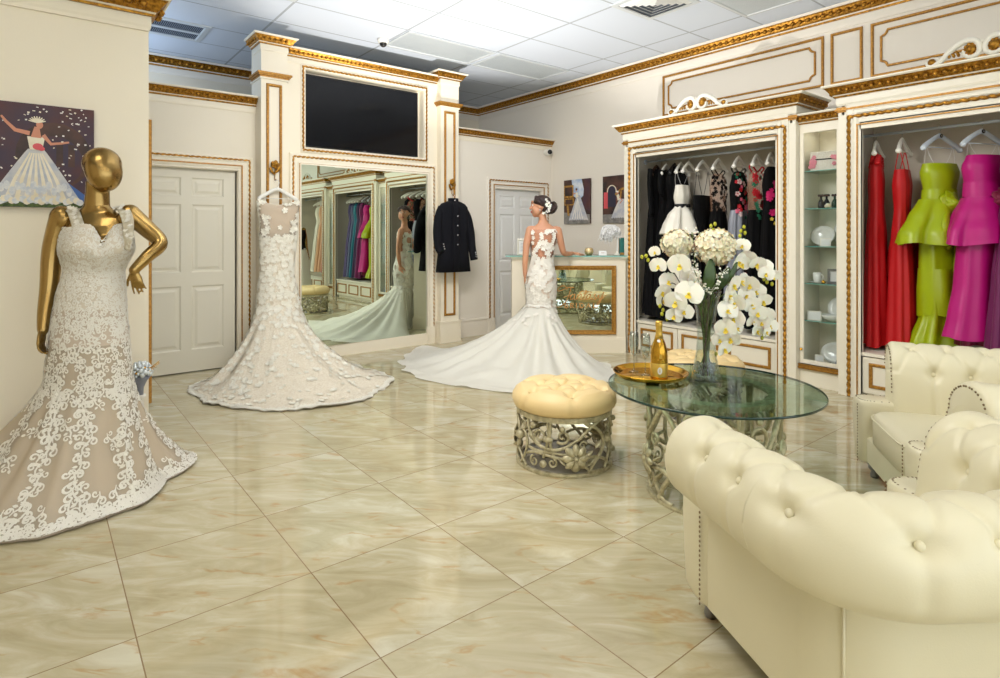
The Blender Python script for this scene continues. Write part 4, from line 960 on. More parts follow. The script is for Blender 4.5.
def cloth_flower(parent, c, m, r=.085, seed=0):
    b = new(); rr = random.Random(seed)
    for ring in range(4):
        n = 7-ring
        for i in range(n):
            a = 2*PI*i/n+ring*.4+rr.uniform(-.15,.15); d = r*(1-.27*ring); ctr = V(c)+V((.5*d*math.cos(a), -.02-.016*ring, .5*d*math.sin(a)))
            q = Matrix.Rotation(-a,3,'Y').to_quaternion() @ Matrix.Rotation(R(20+14*ring),3,'Z').to_quaternion()
            b.ball(ctr, (d*.62,.006+.004*ring,d*.42), 8, 5, q)
    b.ball(V(c)+V((0,-.08,0)), r*.16, 8, 6); return b.build('fabric_flower', m, parent)
cloth_flower(g, (.0,-.085,1.62), 'limesatin', .105, 1)
b = new()
for x0, x1, zb, w in ((-.02,-.05,1.26,.035),(.03,.03,1.10,.034),(.0,.01,1.08,.03)): b.tube(catmull([(x0,-.10,1.58),(x0*.6+x1*.4,-.135,1.45),(x1,-.13,1.3),(x1,-.115,zb)],6), [w*(.5+.5*math.sin(PI*min(1,(k+3)/16))) for k in range(19)], 10, flat=(1,.35,(0,1,0)))
for s in (-1,1): b.tube(catmull([(-.02,-.10,1.58),(-.03+s*.08,-.15,1.50),(-.03+s*.10,-.17,1.40),(-.03+s*.02,-.16,1.34),(-.02,-.12,1.50)],6), [.02+.02*math.sin(PI*k/24) for k in range(25)], 10, flat=(1,.5,(0,1,0)))
b.build('bow_drape','limesatin',g)
hang(1.204,-24,'bluewhite','white hanger with a round black badge over the magenta gown',.21,True)
g, S = garment('evening_gown','magenta satin gown with a dark fabric flower, right of the lime gown',1.195,-28,'magenta',[(1.99,.02,.155,.06,.05),(1.90,0,.17,.085,.1),(1.74,0,.14,.075,.15),(1.62,0,.145,.08,.2),(1.42,-.01,.185,.09,.3),(1.0,-.02,.215,.10,.4),(.74,-.03,.26,.11,.5),(.58,-.03,.305,.12,.6)],seed=5,straps=(.13,2.075,.0016,'clearstrap'),folds=6,amp=.03,rows=44)
for nm, secs, fo, am in (('waist_sash',[(1.78,0,.147,.085,.4),(1.66,0,.152,.09,.5)],3,.02),('side_drape',[(1.66,-.02,.150,.09,.2),(1.52,-.05,.19,.115,.8),(1.40,-.08,.225,.135,1.5),(1.30,-.09,.24,.145,1.8)],4,.05)):
    Pq = cloth_rings(secs, folds=fo, amp=am, rows=18, seed=6); Pq.build(nm,'magenta',g)
cloth_flower(g, (.05,-.09,1.64), 'plumred', .09, 2)
Pq = cloth_rings([(1.3,.02,.16,.08,.2),(.9,.02,.17,.09,.6),(.52,.02,.22,.1,1.4)],folds=7,amp=.05,rows=20,seed=9); Pq.build('underskirt','plumred',g)
for k, (y, m, nm, seed) in enumerate([(.985,'plum','plum satin gown beyond the magenta one, at the right edge',3),(.85,'purplecloth','dark purple gown next to the plum one',1),(.72,'teal','teal gown between the purple and sequinned gowns, seen in the mirror',2),(.60,'slate','slate blue sequinned gown seen in the mirror',5),(.47,'lilac','lilac sequinned gown at the far end, seen in the mirror',6)]):
    hang(y,-20,'whiteplastic','white hanger of the %s' % nm,.18)
    g, S = garment('evening_gown',nm,y,-24,m,LONG(2.0,.45,.15,.24),seed=seed,straps=(.13,2.075,.006),amp=.04)
for k, (y, m, nm) in enumerate([(-.62,'rosecloth','rose gown in the wardrobe seen only in the mirror'),(-.80,'peach','peach gown beside the rose one, seen in the mirror'),(-1.0,'peach','peach gown beyond the first peach one, seen in the mirror'),(-1.2,'whitesatin','ivory gown beyond the peach ones, seen in the mirror')]):
    hang(y,20,'whiteplastic','white hanger of the %s' % nm,.18)
    garment('evening_gown',nm,y,16,m,LONG(2.0,.48,.15,.22),seed=k,straps=(.13,2.075,.006))

# ================================================================ the sales counter in the corner
CD = 6.77
cx0, cx1 = (512-500)/582*CD, (625.5-500)/582*CD
ctr = FW*CD + RT*((cx0+cx1)/2); cw = (cx1-cx0)/2
co = empty('sales_counter', 'cream sales counter with a glass top, the bride leaning on it', 'counter', (ctr.x,ctr.y,0), ALONG)
b = new(); b.box(-cw,cw,0,.42,.0,1.085); b.box(-cw-.012,cw,-.014,.42,0,.16); b.box(-cw-.006,cw,-.008,.42,.16,.175); b.box(-cw-.01,cw,-.02,.43,1.085,1.115); b.build('counter_body','cream',co)
b = new(); b.box(-cw-.07,cw+.01,-.06,.46,1.118,1.130,.002); b.box(-cw,cw,.0,.4,1.114,1.118); gt = b.build('glass_top','shelfglass',co)
b = new(); b.box(-cw-.071,cw+.01,-.063,-.06,1.118,1.130); b.box(-cw-.073,-cw-.07,-.06,.46,1.118,1.130); b.build('glass_edge','shelfedge',gt)
fx0 = (551-500)/582*CD-(cx0+cx1)/2; fx1 = (615.8-500)/582*CD-(cx0+cx1)/2; fz0 = CAMZ-(334.2-234)/582*CD; fz1 = CAMZ-(265.6-234)/582*CD
f = lambda u,v,h: V((u,-h,v))
b = new(); b.frame(fx0,fx1,fz0,fz1,[(0,0),(0,.024),(.008,.03),(.03,.026),(.042,.014),(.05,.014),(.05,0)],f); b.build('mirror_frame','goldline',co)
b = new(); b.box(fx0+.04,fx1-.04,-.010,-.002,fz0+.04,fz1-.04); sm = b.build('sign_mirror','mirror',co)
def ink(px, py): return f((px-500)/582*CD-(cx0+cx1)/2, CAMZ-(py-234)/582*CD, .0103)
# script lettering: strokes of "Fantasy", then serif capitals BRIDAL
S8 = 80/678
def sc(p): return (540+p[0]*S8, 260+p[1]*S8)
strokes = [
 [(232,250),(212,222),(178,222),(150,246),(152,262),(186,256),(240,232),(290,236)],
 [(262,240),(246,290),(226,340),(196,376),(160,398),(126,392),(120,366),(150,352)], [(196,316),(232,306),(262,300)],
 [(296,290),(274,292),(256,316),(262,334),(284,320),(296,290),(290,326),(300,334),(314,318)],
 [(322,290),(314,334)], [(316,316),(336,292),(350,294),(344,332),(356,332),(368,314)],
 [(392,254),(372,322),(380,336),(396,322)], [(366,280),(404,278)],
 [(428,290),(406,292),(390,316),(396,334),(416,320),(428,290),(422,326),(432,334),(446,318)],
 [(472,288),(458,300),(470,318),(468,334),(446,332)], [(468,330),(484,318),(494,296)],
 [(498,292),(494,322),(508,328),(528,296)], [(540,268),(520,330),(500,366),(484,376),(488,358),(530,322),(556,300)],
 [(330,282),(360,262),(400,268),(440,272)] ]
b = new()
for s_ in strokes:
    P = [V((p[0],p[1],0)) for p in s_]; Q = catmull(P, 6); b.tube([ink(*sc((q.x,q.y))) for q in Q], [.0066*(.55+.45*abs(math.sin(.35*k+1))) for k in range(len(Q))], 6, flat=(1,.08,(0,1,0)))
def serif(b, segs):
    for s_ in segs:
        P = catmull([V((p[0],p[1],0)) for p in s_[1:]], 5) if len(s_) > 3 else [V((p[0],p[1],0)) for p in s_[1:]]
        b.tube([ink(*sc((q.x,q.y))) for q in P], s_[0], 6, flat=(1,.12,(0,1,0)), smooth=False)
t_, k_ = .0026, .0058
def I(x): return [(k_,(x,366),(x,404)), (t_,(x-8,366),(x+8,366)), (t_,(x-8,404),(x+8,404))]
serif(b, I(212)+[(t_,(212,366),(228,367),(232,375),(226,383),(212,384)), (k_*.8,(214,384),(232,386),(236,395),(230,403),(212,404))])
serif(b, I(258)+[(k_*.7,(258,366),(276,367),(280,375),(274,383),(260,384)), (k_*.8,(266,384),(276,398),(288,404))])
serif(b, I(308)); serif(b, I(338)+[(k_*.8,(338,366),(360,369),(370,385),(360,401),(338,404))])
serif(b, [(t_,(392,404),(410,366)), (k_,(410,366),(426,404)), (t_,(398,391),(420,391)), (t_,(386,404),(398,404)), (t_,(418,404),(434,404))])
serif(b, I(454)+[(k_*.7,(454,404),(484,404)), (t_,(484,404),(486,392))])
b.build('shop_name_lettering','letter',sm)
# things on the counter
def on_counter(px, d=.10): return FW*(CD+d) + RT*((px-500)/582*(CD+d)) + V((0,0,1.1305))
p = on_counter(523.5,.20); r = empty('sign_frame','white ornate framed notice standing on the counter, left of the bride','frame',p,ALONG-.1)
b = new(); b.frame(-.075,.075,0,.19,[(0,-.01),(0,.012),(.012,.016),(.022,.008),(.022,-.01)],f)
for k in range(5): b.ball((-.06+.03*k,0,.19),(.012,.008,.010),6,5)
b.build('frame_border','plasterwhite',r); b = new(); b.box(-.056,.056,-.006,.0,.02,.172); b.box(-.01,.01,0,.05,.0,.10); b.build('notice','paper',r)
b = new()
for k in range(6): b.box(-.035,.035-.008*(k%3),-.0068,-.006,.05+.017*k,.053+.017*k)
b.build('notice_lines','greysatin',r)
p = on_counter(589,.10); r = empty('candle_bowl','round gold mercury-glass candle bowl on the counter','candle holder',p)
b = new(); b.lathe([(0,0),(.03,0),(.048,.018),(.054,.045),(.046,.078),(.036,.088),(.032,.086),(.042,.06),(.03,.02),(0,.015)], n=24); b.build('bowl_body','goldglass',r)
p = on_counter(602.5,.08); r = empty('name_card','small white tent card on the counter beside the gold bowl','card',p,ALONG)
b = new(); b.prism([(-.03,0),(0,.052),(.03,0),(.026,0),(0,.045),(-.026,0)],-.045,.045,lambda u,v,h: V((h,u,v))); b.build('card_fold','paper',r)
b = new(); b.box(-.02,.02,-.0165,-.0150,.026,.030); b.build('card_text','goldline',r)
p = on_counter(622,.16); r = empty('tissue_box','tall teal box at the wardrobe end of the counter','box',p,ALONG); r.name = 'teal_box'
b = new(); b.box(-.03,.03,-.04,.04,0,.205,.003); b.build('box_body','tealbox',r); b = new(); b.box(-.031,.031,-.041,-.036,.005,.03); b.build('gold_band','goldline',r)
p = on_counter(617,.08); r = empty('feather_plume','big white ostrich feather plume standing on the counter, below the second picture','feather',p,ALONG+.2)
b = new(); b.lathe([(0,0),(.03,0),(.032,.012),(.012,.03),(.006,.05),(0,.05)], n=18); b.build('pen_stand','plasterwhite',r)
sp = catmull([(0,0,.04),(.005,0,.18),(-.01,.0,.29),(-.05,0,.345),(-.10,0,.345),(-.125,0,.31)],8); b = new(); b.tube(sp, [.0075-.004*k/len(sp) for k in range(len(sp))], 8); q_ = b.build('quill','paper',r)
b = new(); rr = random.Random(4)
for k in range(520):
    t = rr.uniform(.42,1.); i = int(t*(len(sp)-1)); a = sp[i]; s = rr.choice((-1,1)); L = rr.uniform(.02,.125)*(1.2-.4*t)*(1.15 if s < 0 else .8)
    dx = rr.uniform(-.6,.6); P = [a, a+V((s*L*.4+dx*.02,rr.uniform(-.03,.03),.0)), a+V((s*L*.6+dx*.05,rr.uniform(-.05,.05),-L*.7)), a+V((s*L*.5+dx*.07-.02,rr.uniform(-.06,.06),-L*1.5))]
    b.tube(catmull(P,3), [.009,.010,.010,.009,.008,.007,.006,.005,.004,.002], 4, flat=(1,.25,None), caps=False)
b.build('barbs','feather',r)
# ================================================================ tufted armchairs
def make_armchair(label):
    r = empty('armchair', label, 'armchair', (0,0,0))
    wf, wb, yb, yf, rc = .452, .388, -.435, .165, .17      # front/back half widths, back plane, roll end, corner radius
    # outer path from the left roll end round the back to the right roll end
    pts = []
    def side(s): return [V((s*(wf+(wb-wf)*t), yf+(yb+rc-yf)*t, 0)) for t in [k/26 for k in range(27)]]
    L = side(-1); Rr = side(1)[::-1]; arc = []
    for k in range(1,16): a = PI+ (PI/2)*k/16; arc.append(V((-wb+rc+rc*math.cos(a), yb+rc+rc*math.sin(a), 0)))
    arc2 = [V((-p.x,p.y,0)) for p in arc[::-1]]
    back = [V((-wb+rc+(2*wb-2*rc)*k/26, yb, 0)) for k in range(27)]
    path = L+arc+back+arc2+Rr; n = len(path)
    # resample evenly
    d = [0]
    for a, b_ in zip(path[:-1], path[1:]): d.append(d[-1]+(b_-a).length)
    N = 260; P = []
    for k in range(N+1):
        s = d[-1]*k/N; i = max(0, min(n-2, next((q for q in range(n-1) if d[q+1] >= s), n-2))); P.append(path[i].lerp(path[i+1], (s-d[i])/max(d[i+1]-d[i],1e-6)))
    total = d[-1]
    prof = [(0,.10),(.004,.2),(.006,.33),(.004,.44),(.012,.485),(.05,.492),(.10,.505),(.142,.545),(.160,.60),(.158,.655),(.138,.705),(.100,.742),(.05,.760),(0.,.760),(-.045,.742),(-.082,.71),(-.108,.665),(-.124,.61),(-.134,.55),(-.142,.49),(-.150,.43),(-.158,.37)]
    Q = []                                               # finer profile with arc parameter
    cp = catmull([V((a,b_,0)) for a,b_ in prof], 6)
    nq = len(cp); sp = [0]
    for a, b_ in zip(cp[:-1], cp[1:]): sp.append(sp[-1]+(b_-a).length)
    i0 = next(i for i,c in enumerate(cp) if c.x > .08)   # where the roll begins
    s0 = sp[i0]; pitch = .165; rows = [.24,.42,.60]      # button rows measured along the profile from the roll's outer edge
    nb = round(total/pitch); px_ = total/nb
    buttons = []
    for ri, rs in enumerate(rows):
        for k in range(nb+1):
            x = (k+(.5 if ri % 2 else 0))*px_
            if .03 < x < total-.03: buttons.append((x, rs))
    tang = [unit(P[min(k+1,N)]-P[max(k-1,0)]) for k in range(N+1)]
    nor = [V((-t.y,t.x,0))*-1 for t in tang]             # outwards
    if nor[0].x > 0: nor = [-q for q in nor]
    grid = []
    pn = []
    for j in range(nq):
        a = cp[max(j-1,0)]; c = cp[min(j+1,nq-1)]; t = unit(c-a); pn.append((t.y, -t.x))
    for k in range(N+1):
        s = total*k/N; row = []
        for j in range(nq):
            o, z = cp[j].x, cp[j].y; q = sp[j]-s0; disp = 0
            if q > .05:
                for (bx_, bq) in buttons:
                    dx, dq = s-bx_, q-bq
                    if abs(dx) < .19 and abs(dq) < .19:
                        d2 = dx*dx+dq*dq
                        disp -= .026*math.exp(-d2/.0010)+.007*math.exp(-d2/.005)
                        # creases towards the neighbouring buttons in the diamond pattern
                        for (vx, vq) in ((px_/2,.18),(-px_/2,.18)):
                            if bq+vq > rows[-1]+.01: continue
                            l = math.hypot(vx,vq); ux, uq = vx/l, vq/l; al = dx*ux+dq*uq; ac = abs(dx*uq-dq*ux)
                            if 0 < al < l: disp -= .009*math.exp(-(ac/.012)**2)*(1 if al > .0 else 0)
                # vertical pleats from the outer row over the roll
                for (bx_, bq) in buttons:
                    if bq == rows[0] and q < bq: disp -= .009*math.exp(-((s-bx_)/.013)**2)*min(1,max(0,(q-.03)/.08))
                    if bq == rows[-1] and q > bq: disp -= .010*math.exp(-((s-bx_)/.013)**2)
                disp = max(disp, -.045)
            e = pn[j]; o2, z2 = o+e[0]*disp, z+e[1]*disp
            row.append(P[k]+nor[k]*o2+V((0,0,z2)))
        grid.append(row)
    # rounded, slightly domed roll ends
    def endcap(row, fwd):
        c = V((0,0,0))
        for p in row: c += p/len(row)
        c.z = .60; out = []
        for sc_, f in ((.97,.012),(.90,.022),(.7,.030),(.35,.034)):
            out.append([V((c.x+(p.x-c.x)*sc_, p.y+fwd*f, (c.z+(p.z-c.z)*sc_) if p.z > .42 else p.z)) for p in row])
        return out
    rings = endcap(grid[0],1)[::-1]+grid+endcap(grid[-1],1)
    b = new(); b.loft(rings, closed=False); b.add([p for p in rings[0]], [tuple(range(nq))], True); b.add([p for p in rings[-1]], [tuple(range(nq))[::-1]], True)
    shell = b.build('tufted_shell','leather',r)
    # covered buttons
    first = None
    for (bx_, bq) in buttons:
        k = min(N, max(0, round(bx_/total*N))); j = min(range(nq), key=lambda q: abs(sp[q]-s0-bq)); p = grid[k][j]; e = nor[k]*pn[j][0]+V((0,0,1))*pn[j][1]
        if first is None:
            b = new(); b.ball((0,0,.0), (.0125,.0125,.008), 12, 6); first = o = b.build('tuft_button','leather',r)
        else: o = first.copy(); C.objects.link(o); o.parent = r
        o.location = p+e*.006; o.rotation_euler = V((0,0,1)).rotation_difference(e).to_euler()
    for s in (-1,1):
        b = new(); q = rc*.7071+.004; x_, y_ = s*(wb-rc+q), yb+rc-q
        b.tube([(x_,y_,.105),(x_+s*.003,y_-.003,.3),(x_+s*.004,y_-.004,.485)], .004, 6); b.build('corner_seam','leather',shell)
    # arm fronts: low rounded blocks with nail heads
    for s in (-1,1):
        b = new(); rings = []; cx, cy = s*.396, .262
        for (z, k, dz) in ((.10,.86,0),(.11,.90,0),(.2,.95,0),(.34,1.0,0),(.415,1.0,0),(.438,.965,0),(.447,.90,0),(.450,.5,0)):
            rings.append([V((cx+.085*k*math.copysign(abs(math.cos(a))**.55,math.cos(a)), cy+.115*k*math.copysign(abs(math.sin(a))**.55,math.sin(a)), z)) for a in [2*PI*q/40 for q in range(40)]])
        b.loft(rings, caps=True); af = b.build('arm_front','leather',r)
        b = new()
        for q in range(34):
            a = 2*PI*q/34; b.ball((cx+.072*math.copysign(abs(math.cos(a))**.6,math.cos(a)), cy+.100*math.copysign(abs(math.sin(a))**.6,math.sin(a)), .4465), (.0052,.0052,.003), 6, 4)
        for q in range(20): b.ball((cx+s*.082, cy-.085, .11+.0165*q), (.003,.005,.005), 6, 4)
        for q in range(20): b.ball((cx-s*.060, cy+.116, .11+.0165*q), (.005,.003,.005), 6, 4)
        k = b.build('nailhead_trim','nail',af); k['kind'] = 'stuff'; k['label'] = 'dark nail heads along the arm front'
    # nail heads up the roll ends
    for s, row in ((-1,grid[0]),(1,grid[-1])):
        b = new()
        for q in range(26):
            j = int(nq*.40+q*(nq*.52)/26); p = row[j]; c = V((row[0].x,0,0)); b.ball((s*wf+(p.x-s*wf)*.86, p.y+.026, .60+(p.z-.60)*.86), (.005,.004,.005), 6, 4)
        k = b.build('nailhead_trim','nail',shell); k['kind'] = 'stuff'
    # seat
    b = new(); rings = []
    for (z, k) in ((.24,.97),(.25,1.),(.37,1.),(.395,.985),(.408,.94),(.416,.8),(.422,.4)):
        rings.append([V((.31*k*math.copysign(abs(math.cos(a))**.35,math.cos(a)), .015+.330*k*math.copysign(abs(math.sin(a))**.35,math.sin(a)), z)) for a in [2*PI*q/48 for q in range(48)]])
    b.loft(rings, caps=True); seat = b.build('seat_cushion','leather',r)
    b = new(); pp = [V((.313*math.copysign(abs(math.cos(a))**.35,math.cos(a)), .015+.333*math.copysign(abs(math.sin(a))**.35,math.sin(a)), .385)) for a in [2*PI*q/64 for q in range(64)]]; b.tube(pp, .0045, 6, closed=True); b.build('piping','leather',seat)
    b = new(); b.box(-.33,.33,-.37,.335,.10,.25,.01); b.build('seat_frame','leather',r)
    fm = None
    for (x,y) in ((-.396,.275),(.396,.275),(-.31,-.35),(.31,-.35)):
        if fm is None:
            b = new(); b.lathe([(0,0),(.020,0),(.023,.012),(.018,.030),(.028,.038),(.033,.048),(.030,.058),(.038,.066),(.042,.076),(.040,.088),(0,.088)], n=24); fm = o = b.build('foot','pewter',r)
        else: o = fm.copy(); C.objects.link(o); o.parent = r
        o.location = (x,y,0); o.scale = (1.05,1.05,1.17)
    return r
chA = make_armchair('cream button-tufted leather armchair in the foreground, seen from behind')
fa = V((.58,.815,0)); chA.location = (2.07,.715,0); chA.rotation_euler = (0,0,math.atan2(fa.y,fa.x)-PI/2)
fb = V((-.57,.82,0)); dup(chA, (3.555,.805,0), math.atan2(fb.y,fb.x)-PI/2, 'cream button-tufted leather armchair facing left at the right edge, before the bright gowns')

# ================================================================ wrought-iron drums: ottomans and the table foot
def iron_drum(root, Rr, h, nper=3, t=.0085, band=.030):
    b = new()
    for z0, z1 in ((0,.020),(h-band,h)): b.lathe([(Rr-.012,z0),(Rr+.006,z0),(Rr+.008,(z0+z1)/2),(Rr+.006,z1),(Rr-.012,z1),(Rr-.012,z0)], n=72, smooth=False, caps=False)
    b.build('ring_bands','iron',root)
    per = 2*PI*Rr/nper; Hh = h-band-.02
    def cyl(p, off=0): a = p[0]/Rr; return V(((Rr-.004+off)*math.cos(a), (Rr-.004+off)*math.sin(a), .02+p[1]*Hh))
    for k in range(nper):
        x0 = per*k; b = new()
        def T(pts, w=t, n=6, off=0, taper=False):
            Q = catmull([V((p[0],p[1],0)) for p in pts], n); m = len(Q)
            b.tube([cyl((x0+per*q.x, q.y), off) for q in Q], [w*(1-.45*i/m) if taper else w for i in range(m)], 7)
        def SP(cx, cy, rr, turns, a0, sg, w=t*.8, off=0):
            ar = Hh/per; b.tube([cyl((x0+per*(cx+p[0]*ar), cy+p[1]), off) for p in spiral(0,0,rr,turns,a0,sg,26,.18)], [w*(1-.4*i/27) for i in range(27)], 7)
        # big crossing scrolls
        T([(.02,1),(.03,.80),(.09,.60),(.18,.50),(.30,.46),(.42,.52),(.55,.68),(.66,.86),(.78,1.)], t*1.15)
        T([(.0,.28),(.12,.36),(.25,.34),(.40,.30),(.55,.28),(.72,.30),(.88,.18),(.98,.0)], t*1.1)
        T([(.02,.42),(.14,.40),(.30,.40),(.46,.38),(.6,.40)], t*.9)
        T([(.66,.0),(.72,.16),(.82,.36),(.86,.56),(.80,.78),(.70,.92),(.62,1.)], t*1.2)
        T([(.60,.16),(.70,.02),(.80,.0)], t); T([(.88,.0),(.96,.22),(1.0,.42),(.99,.62),(.93,.72),(.86,.66)], t)
        SP(.17,.70,.16,1.5,-PI/2,-1,t); SP(.40,.74,.15,1.3,-2.4,1,t); SP(.10,.17,.11,1.4,1.7,1); SP(.30,.20,.10,1.3,1.2,-1); SP(.52,.14,.12,1.5,2.,-1); SP(.93,.84,.11,1.4,-1.6,1); SP(.60,.56,.08,1.3,.2,1)
        # bow with tails
        T([(.255,.66),(.24,.48),(.21,.28)], t*1.1); T([(.275,.66),(.29,.48),(.33,.26)], t*1.1); T([(.25,1.),(.26,.84),(.262,.66)], t); T([(.285,1.),(.28,.84),(.275,.66)], t)
        b.tube([cyl((x0+per*.225,.66),.006), cyl((x0+per*.265,.665),.010), cyl((x0+per*.305,.66),.006)], t*1.9, 8)
        b.build('scrollwork','iron',root)
        for (x,y,rr) in ((.40,.90,.017),(.10,.90,.018),(.215,.17,.021),(.90,.60,.026)):
            b = new(); b.ball(cyl((x0+per*x,y),.012), rr, 12, 8); b.build('iron_ball','iron',root)
        def leaf_(p, q, w):
            A, B = cyl((x0+per*p[0],p[1]),.01), cyl((x0+per*q[0],q[1]),.014); b.tube([A.lerp(B,i/8) for i in range(9)], [w*math.sin(PI*(i+.3)/8.6) for i in range(9)], 8, flat=(.4,1,(A.x,A.y,0)))
        for lf in (((.62,.14),(.72,.30),.022),((.70,.44),(.60,.34),.020),((.80,.62),(.72,.48),.018),((.36,.30),(.44,.18),.016)):
            b = new(); leaf_(*lf); b.build('iron_leaf','iron',root)
        # eight-petalled iron flower
        c = cyl((x0+per*.52,.34),.022); a = (x0+per*.52)/Rr; q = Matrix.Rotation(a,3,'Z').to_quaternion() @ Matrix.Rotation(PI/2,3,'Y').to_quaternion()
        b = new()
        for i in range(8):
            aa = 2*PI*i/8; out = []
            for (rr,w,hh) in ((.010,.006,.006),(.034,.019,.013),(.055,.021,.008),(.072,.012,.0),(.078,.002,-.004)):
                for s in (-1,0,1): out.append(c + q @ V((rr*math.cos(aa)-s*w*math.sin(aa), rr*math.sin(aa)+s*w*math.cos(aa), hh-(.006 if s else 0))))
            b.add(out, [(3*j+s,3*j+s+1,3*j+s+4,3*j+s+3) for j in range(4) for s in (0,1)], True)
        b.ball(c+q @ V((0,0,.012)), .013, 10, 7)
        for i in range(8): b.ball(c+q @ V((.019*math.cos(i*PI/4),.019*math.sin(i*PI/4),.010)), .005, 6, 4)
        fl_ = b.build('iron_flower','iron',root); mod(fl_,'SOLIDIFY',thickness=.003)
    return root
def make_ottoman(label, loc, rz):
    r = empty('ottoman', label, 'ottoman', loc, rz, 'ottomans' if False else None)
    iron_drum(r, .285, .335)
    b = new(); b.lathe([(0,.012),(.272,.012),(.272,.018),(0,.018)], n=48); b.build('base_plate','smokebase',r)
    # tufted cushion
    Rr, zb, zt = .312, .335, .476; rows = []; buttons = []
    p = .138
    for i in range(-4,5):
        for j in range(-4,5):
            x, y = i*p*.86, (j+(.5 if i % 2 else 0))*p
            if math.hypot(x,y) < .262: buttons.append((x,y))
    nb = [(x,y) for x,y in buttons]
    def puff(x, y):
        d = 0
        for (a,c) in nb:
            d2 = (x-a)**2+(y-c)**2; d -= .030*math.exp(-d2/.0006)+.014*math.exp(-d2/.0028)
        for i_ in range(len(nb)):
            for j_ in range(i_):
                vx, vy = nb[j_][0]-nb[i_][0], nb[j_][1]-nb[i_][1]; l = math.hypot(vx,vy)
                if l < p*1.15:
                    wx, wy = x-nb[i_][0], y-nb[i_][1]; al = (wx*vx+wy*vy)/l; ac = abs(wx*vy-wy*vx)/l
                    if 0 < al < l and ac < .03: d -= .013*math.exp(-(ac/.0085)**2)
        return max(d,-.046)
    rings = []; NA = 96
    for rr, z in ((.285,zb),(.306,zb+.012),(.318,zb+.04),(.316,zb+.07),(.300,zb+.098),(.28,zb+.112)):
        ring = []
        for k in range(NA):
            a = 2*PI*k/NA; pl = 0
            if z > zb+.005: pl = -.017*sum(math.exp(-((((a-math.atan2(c,x)+PI) % (2*PI))-PI)*.3/.011)**2) for x,c in nb if math.hypot(x,c) > .17)
            ring.append(V(((rr+pl)*math.cos(a),(rr+pl)*math.sin(a),z)))
        rings.append(ring)
    for q in range(1,27):
        rr = .28*(1-q/26.5); rings.append([V((rr*math.cos(2*PI*k/NA), rr*math.sin(2*PI*k/NA), zt-(.017)*(rr/.28)**4+puff(rr*math.cos(2*PI*k/NA), rr*math.sin(2*PI*k/NA)))) for k in range(NA)])
    b = new(); b.loft(rings, caps=True); cu = b.build('tufted_cushion','tanleather',r)
    for (x,y) in nb:
        b = new(); b.ball((x,y,zt-.036),(.010,.009,.006),8,5); b.build('tuft_button','tanleather',cu)
    return r
ott = make_ottoman('round tan tufted ottoman on an iron drum, on open floor left of the glass table', (2.535,2.55,0), R(55.6))
dup(ott, (3.93,2.50,0), R(40), 'round tan tufted ottoman behind the glass table, against the black-gown wardrobe')

TX, TY, TZ = 2.822, 1.725, .570
tb = empty('glass_table', 'round glass-topped table on a wrought-iron drum, with the flowers on it', 'table', (TX,TY,0), R(82))
iron_drum(tb, .335, TZ-.013, 3, .0115, .028)
b = new(); b.lathe([(0,TZ-.012),(.540,TZ-.012),(.543,TZ-.009)], n=128, smooth=False); b.lathe([(0,TZ),(.540,TZ),(.543,TZ-.003)], n=128, smooth=False)
b = new(); b.lathe([(.275,TZ-.030),(.345,TZ-.030),(.345,TZ-.0135),(.275,TZ-.0135),(.275,TZ-.030)], n=72, smooth=False, caps=False); b.build('support_ring','iron',tb)
b = new(); n = 128
for z in (TZ-.012, TZ): b.add([(.5415*math.cos(2*PI*k/n),.5415*math.sin(2*PI*k/n),z) for k in range(n)], [tuple(range(n))], False)
top = b.build('glass_top','tableglass',tb)
b = new(); b.loft([[(q*math.cos(2*PI*k/n),q*math.sin(2*PI*k/n),z) for k in range(n)] for q,z in ((.5415,TZ-.012),(.544,TZ-.010),(.544,TZ-.002),(.5415,TZ))]); b.build('polished_edge','glassedge',top)

# ---------------------------------------------------------------- on the table
def at(px, py, z):                          # floor-plan point under a pixel for something standing at height z
    d = FW + RT*((px-500)/582); t = (CAMZ-z)*582/(py-234); return d*t + V((0,0,z))
p = at(650.5,375.5,TZ); tray = empty('round_tray', 'round gold tray with a raised rim holding the bottle and flutes', 'tray', p)
b = new(); b.lathe([(0,.004),(.178,.004),(.186,.006),(.204,.024),(.210,.028),(.212,.026),(.206,.018),(.192,.0),(0,.0)], n=72); b.build('tray_rim','brightgold',tray)
b = new(); b.lathe([(0,.0042),(.178,.0042),(.178,.0052),(0,.0052)], n=48); b.build('tray_surface','winegold',tray)
p = at(659,381.5,TZ+.005); bt = empty('wine_bottle', 'gold champagne bottle with an oval white label on the tray', 'bottle', p, ALONG)
k = 1.06; b = new(); b.lathe([(r_*k,z*k) for r_,z in ((0,0),(.040,0),(.0435,.006),(.0435,.135),(.041,.165),(.033,.195),(.022,.222),(.0165,.245),(.0150,.275))]+[(.0150*k,.282*k),(0,.282*k)], n=36); b.build('bottle_glass','winegold',bt)
b = new(); b.lathe([(r_*k,z*k) for r_,z in ((0,.224),(.0225,.224),(.0175,.245),(.0163,.280),(.0185,.284),(.0185,.300),(.0165,.312),(.0,.314))], n=28); b.build('foil_neck','labelgold',bt)
b = new(); b.lathe([(r_*k,z*k) for r_,z in ((.0438,.03),(.0442,.031),(.0442,.098),(.0438,.099))], n=36); b.build('body_label','labelgold',bt)
def on_bottle(u, v, h): a = -PI/2+u/(.0445*k); return V(((.0445*k+h)*math.cos(a), (.0445*k+h)*math.sin(a), v))
b = new(); b.prism([(-.008+.0125*math.cos(q*.3142), .068+.019*math.sin(q*.3142)) for q in range(20)], 0, .0008, on_bottle); ov = b.build('oval_label','labelwhite',bt)
b = new(); b.prism([(-.010,.058),(-.006,.058),(-.006,.078),(-.010,.078)], .0008, .0014, on_bottle); b.build('label_mark','labelgold',ov)
